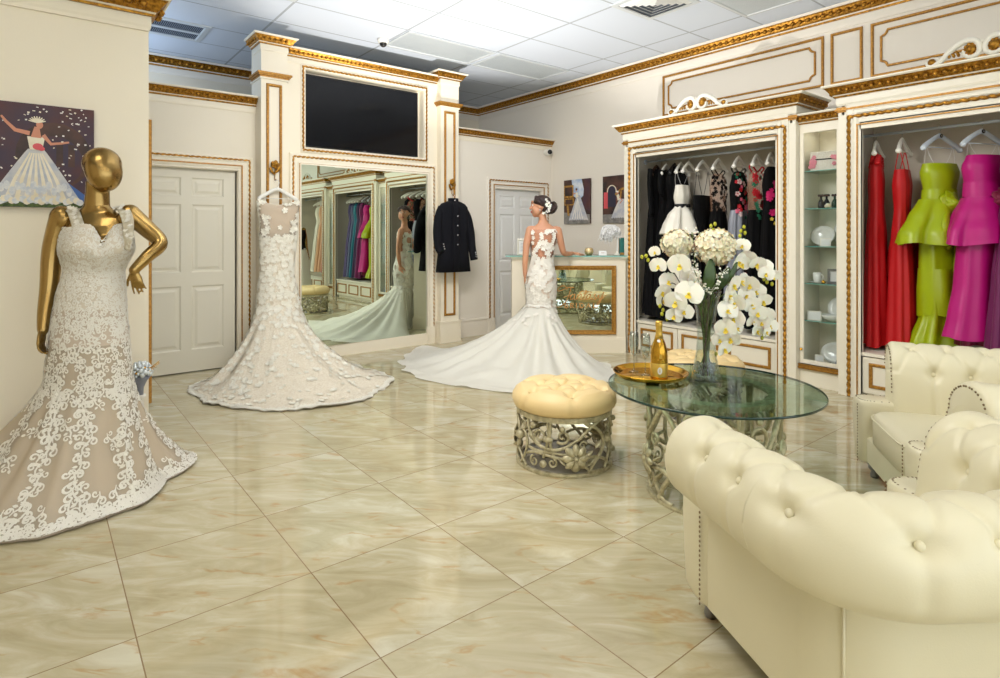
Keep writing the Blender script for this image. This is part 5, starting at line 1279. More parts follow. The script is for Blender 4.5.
b = new(); b.lathe([(0,0),(.0095,0),(.0095,.0012),(0,.0012)], c=(-.008,-.0252*k,.213*k), axis=(0,-.8,.5), n=18); b.build('neck_seal','labelwhite',bt)
b = new(); b.prism([(-.020,.125),(.012,.125),(.012,.128),(-.020,.128)], 0, .001, on_bottle); b.prism([(-.012,.133),(.006,.133),(.002,.155),(-.008,.155)], 0, .001, on_bottle); b.build('crest_mark','labelgold',bt)
def flute(label, px, py):
    r = empty('champagne_flute', label, 'glass', at(px,py,TZ+.005))
    b = new(); b.lathe([(0,0),(.030,.0),(.031,.002),(.012,.006),(.0045,.012),(.0038,.075),(.006,.088),(.018,.110),(.0275,.150),(.0285,.185),(.0235,.235),(.0228,.235),(.0275,.185),(.0262,.150),(.017,.113),(.004,.094),(0,.093)], n=28); b.build('bowl_and_stem','clearglass',r)
    return r
flute('empty champagne flute at the left edge of the tray', 634, 371.5); flute('empty champagne flute beside the gold bottle', 645.5, 375)
vp = at(706,384,TZ); vase = empty('glass_vase', 'tall clear glass vase narrowed at the waist, full of flowers', 'vase', vp)
VP = [(.0,.012),(.070,.012),(.076,.0),(.080,.006),(.079,.03),(.066,.09),(.052,.17),(.046,.26),(.048,.34),(.056,.41),(.072,.48),(.080,.505),(.078,.505),(.066,.47),(.051,.41),(.044,.34),(.042,.26),(.048,.17),(.060,.09),(.072,.035),(.068,.02),(0,.02)]
b = new(); b.lathe(VP, n=48); b.build('vase_body','vaseglass',vase)
rr = random.Random(2); gm = None; bead_root = None
b = new()
for k in range(85):
    z = .032+.085*rr.random(); q = (.058-.18*max(0,z-.05))*math.sqrt(rr.random()); a = rr.uniform(0,2*PI); s = rr.uniform(.009,.014); b.ball((q*math.cos(a),q*math.sin(a),z),(s,s,s*.75),10,6)
o = b.build('glass_pebbles','bead'); o['kind'] = 'stuff'; tag(o,'clear glass pebbles filling the foot of the flower vase','pebbles'); o.location = vp
# ---------------------------------------------------------------- flowers, each stem a thing
def fpos(px, py, dd=0.): d0 = vp.dot(FW)+dd; return FW*d0 + RT*((px-500)/582*d0) + V((0,0,CAMZ-(py-234)/582*d0)) - vp
def petal(b, c, q, l, w, cup, tw=0):
    out = []; m = 6
    for i in range(m+1):
        t = i/m; ww = w*math.sin(PI*min(1,(t*.92+.06)))**.75; z = cup*t*t
        for s in (-1,-.5,0,.5,1): out.append(V(c)+q @ V((l*t, ww*s, z-.25*cup*abs(s)*t+tw*s*.004)))
    b.add(out, [(5*i+s,5*i+s+1,5*i+s+6,5*i+s+5) for i in range(m) for s in range(4)], True)
def orchid_meshes():
    b = new()
    for a, l, w in ((90,.042,.017),(210,.040,.017),(330,.040,.017)): petal(b,(0,0,0),Matrix.Rotation(R(a),3,'Z').to_quaternion(),l,w,.006)
    for a in (18,162): petal(b,(0,0,.002),Matrix.Rotation(R(a),3,'Z').to_quaternion(),.046,.034,.008)
    p_ = b.build('blossom','petal'); mp = p_.data; bpy.data.objects.remove(p_)
    b = new(); petal(b,(0,-.002,.004),Matrix.Rotation(R(270),3,'Z').to_quaternion() @ Matrix.Rotation(R(-30),3,'Y').to_quaternion(),.022,.010,.010); b.ball((0,0,.008),(.006,.005,.008),8,5); p_ = b.build('lip','yellow'); ml = p_.data; bpy.data.objects.remove(p_)
    return mp, ml
OM, OL = orchid_meshes()
def blossom_at(root, p, facing, s=1., spin=0):
    o = bpy.data.objects.new('blossom', OM); C.objects.link(o); o.parent = root; o.location = p
    q = V((0,0,1)).rotation_difference(unit(V(facing))) @ Matrix.Rotation(spin,3,'Z').to_quaternion()
    # keep the top petal up
    up = q @ V((0,1,0)); f_ = unit(V(facing)); u0 = unit(V((0,0,1))-f_*f_.z) if abs(f_.z) < .95 else V((1,0,0))
    ang = math.atan2(f_.dot(up.cross(u0)), up.dot(u0)); q = Matrix.Rotation(ang+spin,3,f_).to_quaternion() @ q
    o.rotation_mode = 'QUATERNION'; o.rotation_quaternion = q; o.scale = (s,s,s)
    l = bpy.data.objects.new('lip', OL); C.objects.link(l); l.parent = o
VF = -FW
rf = random.Random(9)
def orchid(label, stempts, blooms_, buds=(), m='stemdark', s=1.):
    r = empty('orchid_stem', label, 'flower', vp)
    foot = V((rf.uniform(-.025,.025), rf.uniform(-.025,.025), .05)); neck = V((rf.uniform(-.03,.03),rf.uniform(-.03,.03),.42))
    P = catmull([foot, V((neck.x*.3,neck.y*.3,.24)), neck]+[fpos(*q) for q in stempts], 7); b = new(); b.tube(P, [.0042-.002*i/len(P) for i in range(len(P))], 7); b.build('stalk', m, r)
    for q in blooms_:
        dv = VF + RT*rf.uniform(-.85,.85) + V((0,0,rf.uniform(-.5,.4))); blossom_at(r, fpos(q[0],q[1],q[2] if len(q) > 2 else -.02), dv, (q[3] if len(q) > 3 else 1.)*s, rf.uniform(-.3,.3))
    for q in buds:
        b = new(); c = fpos(q[0],q[1],-.01); b.ball(c,(.009,.009,.012),8,6); b.build('bud','bud',r)
    return r
orchid('white orchid spray at the upper left of the vase, two green buds at its tip', [(690,300),(672,270),(655,256)], [(655,252,-.02,.75),(658.5,266,-.02,1.05),(680,265,-.08,1.4),(690,276,-.05,1.1)], [(642,257),(646,256),(648,260)], s=1.05)
orchid('white orchid spray drooping at the lower left, over the gold bottle', [(690,300),(672,283),(662,300),(668,316)], [(668,282,0,1.2),(662,292,-.03,1.1),(663,301,.02,1.),(676,302,-.07,1.35),(689,294,-.1,1.6),(694,283,-.06,1.2),(674,316,-.03,1.),(684,312,-.05,1.1)], [(660,306),(663,310),(667,319),(662,314)], s=1.05)
orchid('white orchid spray arching to the far right with yellow buds', [(716,295),(740,268),(760,262),(772,276)], [(748,258,-.02,1.1),(757,264,-.04,1.1),(764,267,-.02,1.1),(766,274,-.05,1.),(773,276,0,.9),(738,262,-.06,1.3),(742,264,-.04,1.1)], [(767,282),(772,284),(764,279)])
orchid('long white orchid spray cascading at the right of the vase', [(718,298),(748,282),(760,300),(765,330)], [(741,281,-.03,1.2),(750,285,-.05,1.2),(746,296,-.02,1.2),(756,292,0,1.2),(752,305,-.05,1.1),(763,301,-.02,1.1),(758,313,-.06,1.1),(766,315,0,1.1),(753,321,-.02,1.),(762,323,-.05,1.),(770,326,0,1.),(757,331,-.03,.95),(766,332,-.04,.9)], [(762,338),(764,335)], 'stem')
orchid('white orchid spray hanging straight down in front of the vase', [(716,285),(728,280),(724,310),(720,345)], [(727,278,-.06,1.2),(733,285,-.09,1.3),(729,296,-.10,1.35),(735,303,-.08,1.3),(727,311,-.1,1.35),(734,319,-.08,1.3),(726,329,-.1,1.3),(731,339,-.09,1.2),(724,349,-.09,1.1),(720,340,-.06,1.),(737,328,-.04,1.)], [(716,354)], 'stem')
orchid('single white orchid bloom with yellow buds at the top right of the bouquet', [(716,290),(728,262),(742,240)], [(742.5,246,-.02,1.1)], [(741,231),(744,227),(745,233),(740,236)], s=.9)
orchid('small bare sprig of green buds standing at the top of the bouquet', [(712,290),(713,250),(713,232)], [], [(711,226),(715,224),(713,230)], 'stem')
def hydrangea(label, px, py, rpx, dd, seed):
    r = empty('hydrangea', label, 'flower', vp); c = fpos(px,py,dd); rad = rpx*vp.dot(FW)/582
    b = new(); b.tube(catmull([V((.01*seed-.02,.01,.05)),V((0,.01*seed-.015,.26)),V((c.x*.3,c.y*.3,.45)),c],6), .004, 7); b.build('stalk','stem',r)
    b = new(); rr = random.Random(seed)
    for k in range(210):
        z = 1-2*(k+.5)/210; a = k*2.39996; q = math.sqrt(1-z*z); n = V((q*math.cos(a), q*math.sin(a), z*.92)); ctr = c+n*rad*(.78+.22*rr.random()); qq = V((0,0,1)).rotation_difference(unit(n)); rot = rr.uniform(0,6)
        for i in range(4):
            petal(b, ctr, qq @ Matrix.Rotation(rot+i*PI/2,3,'Z').to_quaternion(), rad*.22, rad*.125, rad*.09)
    b.build('flower_head','petalcream',r)
    b = new(); b.ball(c, rad*.78, 16, 10); b.build('inner_head','petalcream',r)
    return r
hydrangea('cream hydrangea head at the left of the bouquet top', 677, 243.5, 15.5, .02, 1)
hydrangea('larger cream hydrangea head in the middle of the bouquet top', 715, 247, 19.5, -.03, 3)
lr = empty('leaf_pair', 'two broad green leaves under the big hydrangea', 'leaf', vp)
for (a, c, w) in (((703,300),(711,259),.034),((714,292),(729,267),.026),((720,290),(737,262),.014)):
    A, B = fpos(a[0],a[1],-.05), fpos(c[0],c[1],-.09); b = new(); pts = catmull([A, A.lerp(B,.5)+VF*.03, B],6); up = V((0,0,1)).cross(VF)
    b.tube(pts, [w*math.sin(PI*(i+.4)/(len(pts)+.2))+.001 for i in range(len(pts))], 8, flat=(1,.10,VF)); b.build('leaf','leaf',lr)
b = new(); b.tube(catmull([V((0,.0,.05)),V((.01,0,.3)),fpos(705,300,-.04)],6), .004, 6); b.build('stalk','stem',lr)
def berry(label, path, seed, n=46):
    r = empty('berry_spray', label, 'flower', vp); rr = random.Random(seed)
    P = catmull([V((.0,-.01,.05)),V((.005*seed,-.01,.28))]+[fpos(*q) for q in path],7); b = new(); b.tube(P, .0022, 6); b.build('stalk','stem',r)
    b = new()
    for k in range(n):
        p = P[int(len(P)*(.55+.44*rr.random()))]; d = V((rr.uniform(-1,1),rr.uniform(-1,1),rr.uniform(-.5,1)))*.028; b.tube([p,p+d], .0012, 4); b.ball(p+d, rr.uniform(.004,.007), 7, 5)
    b.build('berries','petal',r)
    return r
berry('thin white berry spray standing between the two hydrangeas', [(699,295,-.03),(695,262,-.02),(692,232,0)], 1)
berry('white berry spray low in the bouquet above the vase mouth', [(705,296,-.08),(700,284,-.10),(694,270,-.12)], 3, 40)
berry('white berry spray at the right of the vase mouth', [(712,296,-.08),(716,284,-.09),(723,272,-.10)], 5, 36)
for k in range(6):
    r = empty('flower_stalk', 'bare brown and green stalks standing in the vase water', 'stalk', vp, 0, 'bare stalks in the vase'); a = k*1.05
    b = new(); b.tube(catmull([V((.04*math.cos(a),.04*math.sin(a),.05)),V((.012*math.cos(a+2.6),.012*math.sin(a+2.6),.24)),V((.045*math.cos(a+3.),.045*math.sin(a+3.),.49))],8), .004, 7); b.build('stalk_rod','stemdark' if k % 2 else 'stem',r)
# ================================================================ gold mannequin in the scroll-lace gown
def floor_pts(pxs, root): return [((q-root).dot(RT), (q-root).dot(FW)) for q in [at(x,y,0.) for x,y in pxs]]
MD = 3.10; mroot = FW*MD + RT*((100-500)/582*MD)
mk = empty('mannequin', 'glossy gold faceless mannequin with one hand on its hip, wearing the lace gown', 'mannequin', mroot, ALONG)
def mp(px, py, y=0.): return V(((px-500)*(MD+y)/582+400*MD/582, y, CAMZ-(py-234)*(MD+y)/582))
b = new()
torso(b, [(.62,.13,.10,-.055,0),(.80,.150,.115,-.055,.01),(.92,.152,.115,-.05,.01),(1.05,.140,.105,-.045,0),(1.18,.118,.088,-.03,0),(1.28,.142,.098,-.01,-.005),(1.36,.155,.098,-.012,0),(1.42,.165,.088,-.018,.005),(1.465,.150,.070,-.022,.012),(1.495,.10,.056,-.025,.015),(1.53,.062,.054,-.027,.015),(1.60,.055,.055,-.02,.01),(1.66,.055,.056,-.01,.0)])
for (x,y) in ((-.045,-.062),(.070,-.045)): b.ball((x,y,1.315),(.066,.070,.068),16,10)
for s_, x in ((-1,-.20),(1,.150)): b.ball((x,.01,1.455),(.062,.056,.060),14,10)
qm = V((0,0,1)).rotation_difference(unit(V((-.30,.16,1))))
b.ball((.026,-.012,1.722),(.086,.088,.122),24,16,qm); b.ball((.008,.004,1.752),(.092,.090,.090),20,14); b.ball((.056,-.030,1.655),(.046,.046,.044),16,12)
limb(b, [mp(62,216,.01),mp(53,250,.0),mp(49,288,-.02),mp(45,312,-.06),mp(43,330,-.09)], [.056,.050,.042,.034,.026])
hand(b, mp(43,329,-.09), V((.02,-.25,-1)), V((-1,-.2,.05)), -1, L=.155, curl=(.35,.4,.45,.5), fr=.0085)
limb(b, [mp(130,214,.012),mp(146,228,.03),mp(160,243,.02),mp(148,256,-.05),mp(134,270,-.10)], [.052,.046,.039,.033,.025])
hand(b, mp(134,270,-.10), V((.20,.05,-1)), V((.2,-1,-.1)), 1, L=.14, curl=(.15,.2,.25,.3), fr=.008, spread=.12)
finish_body(b, 'body', 'mannequin', mk, .0048, 5)
b = new(); b.lathe([(0,0),(.16,0),(.165,.006),(.03,.012),(.014,.02),(.014,.66),(0,.66)], c=(-.055,.0,0.0), n=32); b.build('stand','chrome',mk)

gw = empty('lace_gown', 'ivory gown of corded scroll lace over blush, worn by the gold mannequin', 'wedding dress', mroot, ALONG)
hemp = [(193,460),(163,484),(136,508),(117,515),(90,524),(73,530),(34,541),(-4,545),(-70,540),(-120,515),(-90,496),(-20,484),(60,473),(140,459),(180,455)]
out = polar_outline((-.06,0), floor_pts(hemp, mroot))
SG = gown_surface([(1.415,-.012,0,.168,.104),(1.36,-.008,-.012,.176,.124),(1.30,-.006,-.016,.180,.134),(1.18,-.030,-.0,.143,.108),(1.05,-.046,.0,.166,.122),(.93,-.053,.0,.176,.138),(.80,-.056,0,.190,.150),(.62,-.058,0,.202,.165)],(-.06,0),out,n=180,nb=40,ns=44,zexp=1.35,rexp=1.25,folds=13,famp=.018,lump=.012,seed=4,foldr=.07)
FA = R(-58)                                  # where the front of the bodice points
for j in range(0,12):                        # sweetheart neckline
    for i in range(SG.n):
        a = 2*PI*i/SG.n; d = (a-FA+PI) % (2*PI)-PI; w = (1-j/12)
        SG.P[j,i,2] += w*(-.062*math.exp(-(d/.20)**2) + .018*math.exp(-((abs(d)-.55)/.35)**2) - .03*(1 if abs(d) > 1.6 else 0)*min(1,(abs(d)-1.6)*2 if abs(d) > 1.6 else 0))
        for sd, ss in ((-.62,1),(.62,1)):
            dd = d-sd; e = math.exp(-(dd/.42)**2)*math.exp(-((SG.P[j,i,2]-1.31)/.06)**2); SG.P[j,i,0] += .022*e*math.cos(a); SG.P[j,i,1] += .022*e*math.sin(a)
SG.build('bodice','blush3',gw,(0,22)); SG.build('skirt','blush2',gw,(21,85))
# gauzy overskirt a little outside the lining
PO = SG.P.copy()
for j in range(30, SG.m):
    t = (j-30)/(SG.m-30)
    PO[j,:,0] += (PO[j,:,0]+.06)*.035*t; PO[j,:,1] += PO[j,:,1]*.035*t; PO[j,:,2] += .012*t
SO = Surf(PO); o = new(); o.loft([[V(p) for p in r_] for r_ in PO[30:]]); o.build('net_overskirt','netting',gw)
rs = random.Random(12)
def motif(s=1., flip=1):
    "one corded scroll with side curls and leaves, about 9 cm tall, growing along +y (down the skirt)"
    out_ = []
    f = lambda path: [(flip*p[0],p[1]) for p in path]
    out_ += ribbon(f([(0,-.045),(.006,-.03),(.004,-.012),(-.004,.004),(-.004,.02),(.004,.036),(.004,.048)]), .0035)
    out_ += ribbon(f(spiral(.018,-.014,.017,1.25,PI,1,16)), .0037); out_ += ribbon(f(spiral(-.021,.012,.018,1.25,0,-1,16)), .0037); out_ += ribbon(f(spiral(.017,.036,.013,1.1,PI,1,12)), .0034); out_ += ribbon(f(spiral(-.013,-.036,.012,1.1,0,1,12)), .0034)
    for (x,y,a,l) in ((.004,-.03,.6,.020),(-.006,-.006,2.5,.022),(.004,.014,.2,.020),(-.003,.034,2.6,.018),(.006,.048,1.2,.02)): out_.append([(flip*p[0],p[1],.003) for p in leafshape(l, l*.55, a, x, y)])
    out_ += [[(flip*(p[0]*.6),p[1]*.6-.0,p[2]) for p in q] for q in blossom(.014,5,.3)]
    return [[(p[0],p[1],(p[2] if len(p) > 2 else .0012)) for p in q] for q in out_]
MO = [motif(1,1), motif(1,-1)]
b = new()                                    # dense on the bodice
for j in range(13):
    v = .012+j*.024
    for i in range(20): SO.put(b, (i+.5*(j%2)+rs.uniform(-.2,.2))/20, v+rs.uniform(-.006,.006), MO[(i+j)%2], .004, 1, rs.uniform(-1.2,1.2), rs.uniform(.75,1.0))
for i in range(15):
    for j in range(8): SO.put(b, (i+rs.uniform(-.35,.35))/15, .31+.032*j+rs.uniform(-.01,.01), MO[(i+j)%2], .004, 1, rs.uniform(-.6,.6), rs.uniform(.9,1.25))
b.build('bodice_lace_pattern','lacewhite',gw)
b = new()                                    # sprays trailing down the skirt
for col in range(10):
    u = (col+.3)/10; x = 0; v = .50
    while v < .985:
        p, du, dv, n_ = SO.frame(u, v)
        SO.put(b, u+x/max(du.length,.2), v, MO[rs.random() < .5], .004, 1, rs.uniform(-.5,.5), rs.uniform(1.15,1.6))
        if rs.random() < .28: SO.put(b, u+(x+rs.choice((-.07,.07)))/max(du.length,.2), v, MO[rs.random() < .5], .004, 1, rs.uniform(-1.8,1.8), rs.uniform(.9,1.2))
        v += .085/max(dv.length,.3); x += rs.uniform(-.022,.022)
for i in range(70):                          # border above the hem
    u = i/70
    for v in ((.985,.955) if i % 2 else (.985,)): SO.put(b, u+rs.uniform(-.005,.005), v, MO[i%2], .005, 1, rs.uniform(1.1,2.), rs.uniform(1.0,1.25))
    if i % 3 == 0: SO.put(b, u, .91, MO[i%2], .004, 1, rs.uniform(-.5,.5), 1.3)
b.build('skirt_lace_pattern','lacewhite',gw)
for nm, pts in (('a',[mp(71,212,.05),mp(71,208.5,.01),mp(74,213,-.05),mp(78,225,-.088),mp(82,239,-.112),mp(84,252,-.10)]),('b',[mp(119,209,.05),mp(121,206.5,.01),mp(125,212,-.045),mp(128,222,-.08),mp(128,236,-.10),mp(127,250,-.09)])):
    Q = catmull(pts,6); b = new(); b.tube(Q, [.027]*len(Q), 10, flat=(1,.10,(0,-.6,1))); st = b.build('lace_strap','lacenet',gw)
    b = new()
    for k in range(18):
        c = Q[int(k/18*len(Q))]+V((rs.uniform(-.024,.024),-.004,.004)); q = Matrix.Rotation(rs.uniform(.5,1.2),3,'X').to_quaternion()
        for poly in blossom(.013,5,.3): b.add([c+q @ V(p) for p in poly], [tuple(range(len(poly)))], True)
    b.build('strap_flowers_pattern','lacewhite',st)

# brooch bouquet behind the gown
bp = FW*3.62+RT*((140.5-500)/582*3.62); bq = empty('bouquet', 'jewelled silver brooch bouquet beside the mannequin skirt, against the cream wall end', 'bouquet', (bp.x,bp.y,.435), ALONG)
b = new(); rb = random.Random(5)
for k in range(60):
    z = 1-1.3*(k+.5)/60; a = k*2.4; q = math.sqrt(max(0,1-z*z)); c = V((.062*q*math.cos(a),.062*q*math.sin(a),.085+.055*z)); b.ball(c, rb.uniform(.010,.018), 7, 5)
b.build('brooches','crystal',bq); b = new()
for k in range(26):
    a = k*2.4; q = rb.uniform(.4,1.); c = V((.066*q*math.cos(a),.066*q*math.sin(a),.075+.065*math.sqrt(max(0,1-q*q)))); b.ball(c, .008, 6, 4)
for k in range(6): b.tube([V((.03,.0,.09)),V((.075+.01*k%3,rb.uniform(-.03,.03),.10+.012*k))], .0015, 4)
b.build('gold_beads','brightgold',bq); b = new(); b.lathe([(0,-.055),(.016,-.055),(.018,-.01),(.035,.03),(.06,.06),(0,.07)], n=20); b.build('handle','greysatin',bq)
b = new(); b.lathe([(0,0),(.075,0),(.075,.012),(.022,.02),(.018,.35),(.03,.366),(.03,.381),(0,.381)], n=28); o = b.build('pedestal','plasterwhite'); tag(o,'slim white stand under the brooch bouquet, mostly hidden by the gown','stand',None,(bp.x,bp.y,0))

# ================================================================ ivory gown hanging from the left pier
hg = make_hanger('dress_hanger', 'padded white hanger carrying the ivory lace gown on the left pier', 'whiteplastic', .19); hg.location = (1.955,6.15,1.925)
droot = V((1.925,6.04,0))
dg = empty('lace_gown', 'ivory lace gown hanging on the left pier, its scalloped train spread on the floor', 'wedding dress', droot)
trn = [(188,389),(196,398),(213,405),(243,410),(275,412.5),(305,411),(335.5,407),(363.5,400.6),(385,391),(392.5,382),(385,375.5),(363,368.5),(335,363)]
tp = [(p.x-droot.x, p.y-droot.y) for p in [at(x,y,0.) for x,y in trn]] + [(-.62,.02),(-.50,.08),(-.2,.10),(.1,.10),(.35,.09),(.5,.05)]
out = polar_outline((0,0), tp)
SD = gown_surface([(1.735,.02,.06,.215,.030),(1.68,.02,.04,.205,.060),(1.50,.015,.02,.180,.075),(1.36,.01,.01,.182,.085),(1.15,.0,.01,.170,.085),(.98,-.01,.0,.165,.09),(.80,-.005,-.01,.195,.11),(.66,0,-.02,.215,.13)],(0,0),out,n=168,nb=36,ns=46,zexp=2.15,rexp=1.1,folds=11,famp=.045,lump=.035,seed=8,hem=.012,foldr=.08)
for j in range(0,8):
    for i in range(SD.n):
        a = 2*PI*i/SD.n; c = math.cos(a); SD.P[j,i,2] -= (1-j/8)*.055*(1-c*c)
SD.build('illusion_bodice','netting',dg,(0,14)); 
SD.build('skirt','lacebase',dg,(13,82))
b = new(); torso(b,[(1.33,.165,.07,.012,.015),(1.45,.168,.062,.015,.02),(1.60,.185,.05,.018,.035),(1.67,.19,.03,.02,.045)]); b.build('lining','blush',dg)
b = new(); rs = random.Random(21)
for k in range(150):
    u = rs.random(); v = rs.uniform(0,.16); d = abs(((u-.75+.5) % 1)-.5)
    if v > .02 and d < .10 and v < .145 and rs.random() < .93: continue
    SD.put(b, u, v, blossom(rs.uniform(.020,.034),5,.4), .005, 1, rs.uniform(0,6))
for k in range(1500):
    u = rs.random(); v = 1-(1-.15)*rs.random()**1.25 if k % 2 else rs.uniform(.15,1)
    SD.put(b, u, v, blossom(rs.uniform(.016,.036),5,.22), .0035, 1, rs.uniform(0,6))
for k in range(240):
    for dv in (0,.012): SD.put(b, k/240+dv*.2, .995-dv, blossom(rs.uniform(.024,.030),5,.12), .004, 1, rs.uniform(0,6))
b.build('lace_flowers_pattern','laceivory',dg)

# ================================================================ black jacket on the right pier
jh = make_hanger('jacket_hanger', 'black hanger inside the black jacket on the right pier', 'blackplastic', .19); jh.location = (4.143,6.15,1.886)
jk = empty('jacket', 'long black stand-collar jacket with silver buttons hanging on the right pier', 'jacket', (4.105,6.09,0))
def sup(hw, hd, z, cx=0, cy=0, e=.6, n=48): return [V((cx+hw*math.copysign(abs(math.cos(2*PI*k/n))**e,math.cos(2*PI*k/n)), cy+hd*math.copysign(abs(math.sin(2*PI*k/n))**e,math.sin(2*PI*k/n)), z)) for k in range(n)]
b = new(); b.loft([sup(.05,.03,1.80,.02,.04),sup(.09,.045,1.79,.02,.03),sup(.165,.06,1.76,.01,.02),sup(.205,.07,1.715,.005,.01),sup(.205,.085,1.5),sup(.195,.085,1.33),sup(.215,.09,1.1),sup(.240,.095,.905),sup(.225,.08,.905)], caps=True); b.build('body','navycloth',jk)
b = new(); b.loft([sup(.068,.042,1.775,.02,.03),sup(.066,.042,1.83,.02,.035),sup(.056,.034,1.832,.02,.035),sup(.056,.034,1.79,.02,.035)]); b.build('stand_collar','navycloth',jk)
b = new(); b.loft([[V((x,-.078-.010*(1 if x < .025 else 0)+(.03 if z > 1.7 else 0),z)) for x in (-.07,-.05,-.02,.01,.028)] for z in (1.775,1.70,1.5,1.3,1.1,.92)], closed=False); fp = b.build('front_overlap','navycloth',jk); mod(fp,'SOLIDIFY',thickness=.012)
for s_ in (-1,1):
    b = new(); P = catmull([(s_*.150,.02,1.700),(s_*.215,-.0,1.58),(s_*.25,-.02,1.40),(s_*.25,-.05,1.22),(s_*(.232 if s_ < 0 else .262),-.085,1.16 if s_ < 0 else 1.05)],6); b.tube(P, [.062-.012*k/len(P) for k in range(len(P))], 16, flat=(1,.85,(0,1,0))); sv = b.build('sleeve','navycloth',jk)
    for k in range(3):
        b = new(); z = (1.20 if s_ < 0 else 1.09)+.028*k; b.ball((s_*(.228 if s_ < 0 else .255)+.01,-.135+.012*k,z),(.010,.006,.010),10,6); b.build('cuff_button','silverbutton',sv)
for k in range(5):
    b = new(); b.lathe([(0,0),(.011,0),(.011,.004),(.006,.007),(0,.0075)], c=(.002,-.095 if k else -.07,1.72-.118*k), axis=(0,-1,0), n=16); b.build('button','silverbutton',jk)
b = new(); b.ball((.02,-.012,1.802),(.012,.006,.012),10,6); b.build('collar_stud','silverbutton',jk)

# ================================================================ the bride
BD = 6.50; broot = FW*BD + RT*((541-500)/582*BD); KB = BD/582
br = empty('person', 'woman in a lace mermaid wedding gown seen from behind, leaning a hand on the counter', 'person', broot, ALONG)
def bpx(px, py, y=0.): return V(((px-500)*(BD+y)/582-41*KB, y, CAMZ-(py-234)*(BD+y)/582))
b = new()
torso(b, [(.10,.03,.05,.07,.02),(.2,.035,.04,.07,0),(.5,.075,.075,.035,0),(.68,.125,.10,.0,0),(.83,.140,.110,.0,.0),(.93,.128,.098,.004,0),(1.03,.107,.082,.010,.0),(1.11,.100,.078,.013,.0),(1.22,.118,.085,.020,.0),(1.32,.134,.090,.026,-.002),(1.39,.142,.082,.029,-.004),(1.435,.134,.066,.030,-.002),(1.468,.104,.054,.029,0),(1.497,.064,.050,.027,.0),(1.54,.043,.044,.022,.004),(1.60,.043,.046,.012,.01)])
for x in (-.035,.09): b.ball((x,.075,1.285),(.055,.050,.055),14,10)
b.ball((-.055,-.045,.85),(.075,.065,.08),14,10); b.ball((.055,-.045,.85),(.075,.065,.08),14,10)
b.ball((-.10,.0,1.428),(.048,.045,.046),12,8); b.ball((.165,.0,1.425),(.048,.045,.046),12,8)
# head in profile, the face to the viewer's left
hc = V((-.012,.012,1.688)); fd = unit(V((-1,.10,-.04))); sd = V((0,0,1)).cross(fd)
def H(f, s, u): return hc + fd*f + sd*s + V((0,0,u))
qh = V((1,0,0)).rotation_difference(fd)
b.ball(H(-.018,0,.028),(.098,.077,.092),20,14,qh); b.ball(H(.030,0,-.020),(.060,.062,.092),18,12,qh); b.ball(H(.052,0,-.085),(.034,.038,.032),14,10,qh); b.ball(H(.02,0,-.075),(.06,.052,.035),14,10,qh)
b.tube([H(.085,0,.028),H(.098,0,.0),H(.110,0,-.020)], [.008,.011,.0135], 10); b.ball(H(.106,0,-.022),(.012,.016,.010),10,8,qh)      # nose
b.ball(H(.083,0,.040),(.018,.046,.012),12,8,qh); b.ball(H(.088,0,-.052),(.012,.022,.007),10,6,qh); b.ball(H(.085,0,-.064),(.012,.019,.008),10,6,qh)   # brow, lips
for s_ in (-1,1):
    b.ball(H(-.005,s_*.072,-.008),(.018,.010,.030),10,8,qh); b.ball(H(.058,s_*.040,-.018),(.024,.02,.024),10,8,qh)
limb(b, [bpx(530,230,.0),bpx(526.8,243,-.01),bpx(525.5,257,-.02),bpx(525,266,-.01),bpx(525.2,276,.01)], [.046,.041,.034,.031,.022])
hand(b, bpx(525.2,275.5,.01), V((.02,.10,-1)), V((-1,-.25,0)), 1, L=.165, curl=(.25,.3,.35,.4), fr=.0082)
wr = bpx(572.5,253.6,.235); wr.z = 1.158
limb(b, [bpx(558,230.5,0),bpx(560.5,241,.01),bpx(563.5,252.2,.06),bpx(568,253.8,.15),wr], [.045,.040,.034,.029,.021])
hand(b, wr, V((1,.42,-.06)), V((0,-.05,1)), 1, L=.165, curl=(.12,.14,.18,.22), fr=.0082, spread=.12)
finish_body(b, 'body', 'skin', br, .0052, 4)
for s_ in (-1,1):
    b = new(); b.ball(H(.079,s_*.030,.016),(.009,.014,.008),12,8,qh); ey = b.build('eye','eyewhite',br)
    b = new(); b.ball(H(.086,s_*.030,.016),(.005,.006,.006),10,6,qh); b.build('iris','iris',ey)
    b = new(); b.tube([H(.088,s_*.012,.040),H(.090,s_*.030,.046),H(.076,s_*.052,.040)], [.003,.0038,.002], 6); b.build('eyebrow','hair',br)
    b = new(); b.ball(H(-.004,s_*.083,-.044),(.006,.005,.014),8,6); b.build('earring','crystal',br)
b = new(); b.tube([H(.088,-.021,-.055),H(.100,0,-.052),H(.088,.021,-.055)], [.003,.006,.003], 8); b.tube([H(.086,-.018,-.062),H(.098,0,-.065),H(.086,.018,-.062)], [.003,.0065,.003], 8); b.build('lips','lips',br)
b = new(); b.ball(H(-.026,0,.040),(.104,.084,.093),24,16,qh); b.ball(H(-.06,0,-.005),(.07,.076,.08),18,12,qh)
for s_ in (-1,1): b.tube(catmull([H(.040,s_*.012,.110),H(.036,s_*.062,.075),H(-.005,s_*.083,.040),H(-.07,s_*.06,.0)],5), [.020,.020,.020,.021,.022,.022,.023,.024,.024,.024,.024,.024,.024,.022,.022,.02], 10)
bc_ = H(-.128,-.0,-.022); rb = random.Random(3)
b.ball(bc_,(.062,.066,.068),18,12)
for k in range(12):
    a = 2*PI*k/12; c = bc_+V((.030*math.cos(a),-.02+.03*math.sin(a*2),.042*math.sin(a))); b.tube(catmull([c+V((-.03,.02,-.02)),c+V((0,-.028,.01)),c+V((.03,.02,.02))],4), .016, 8)
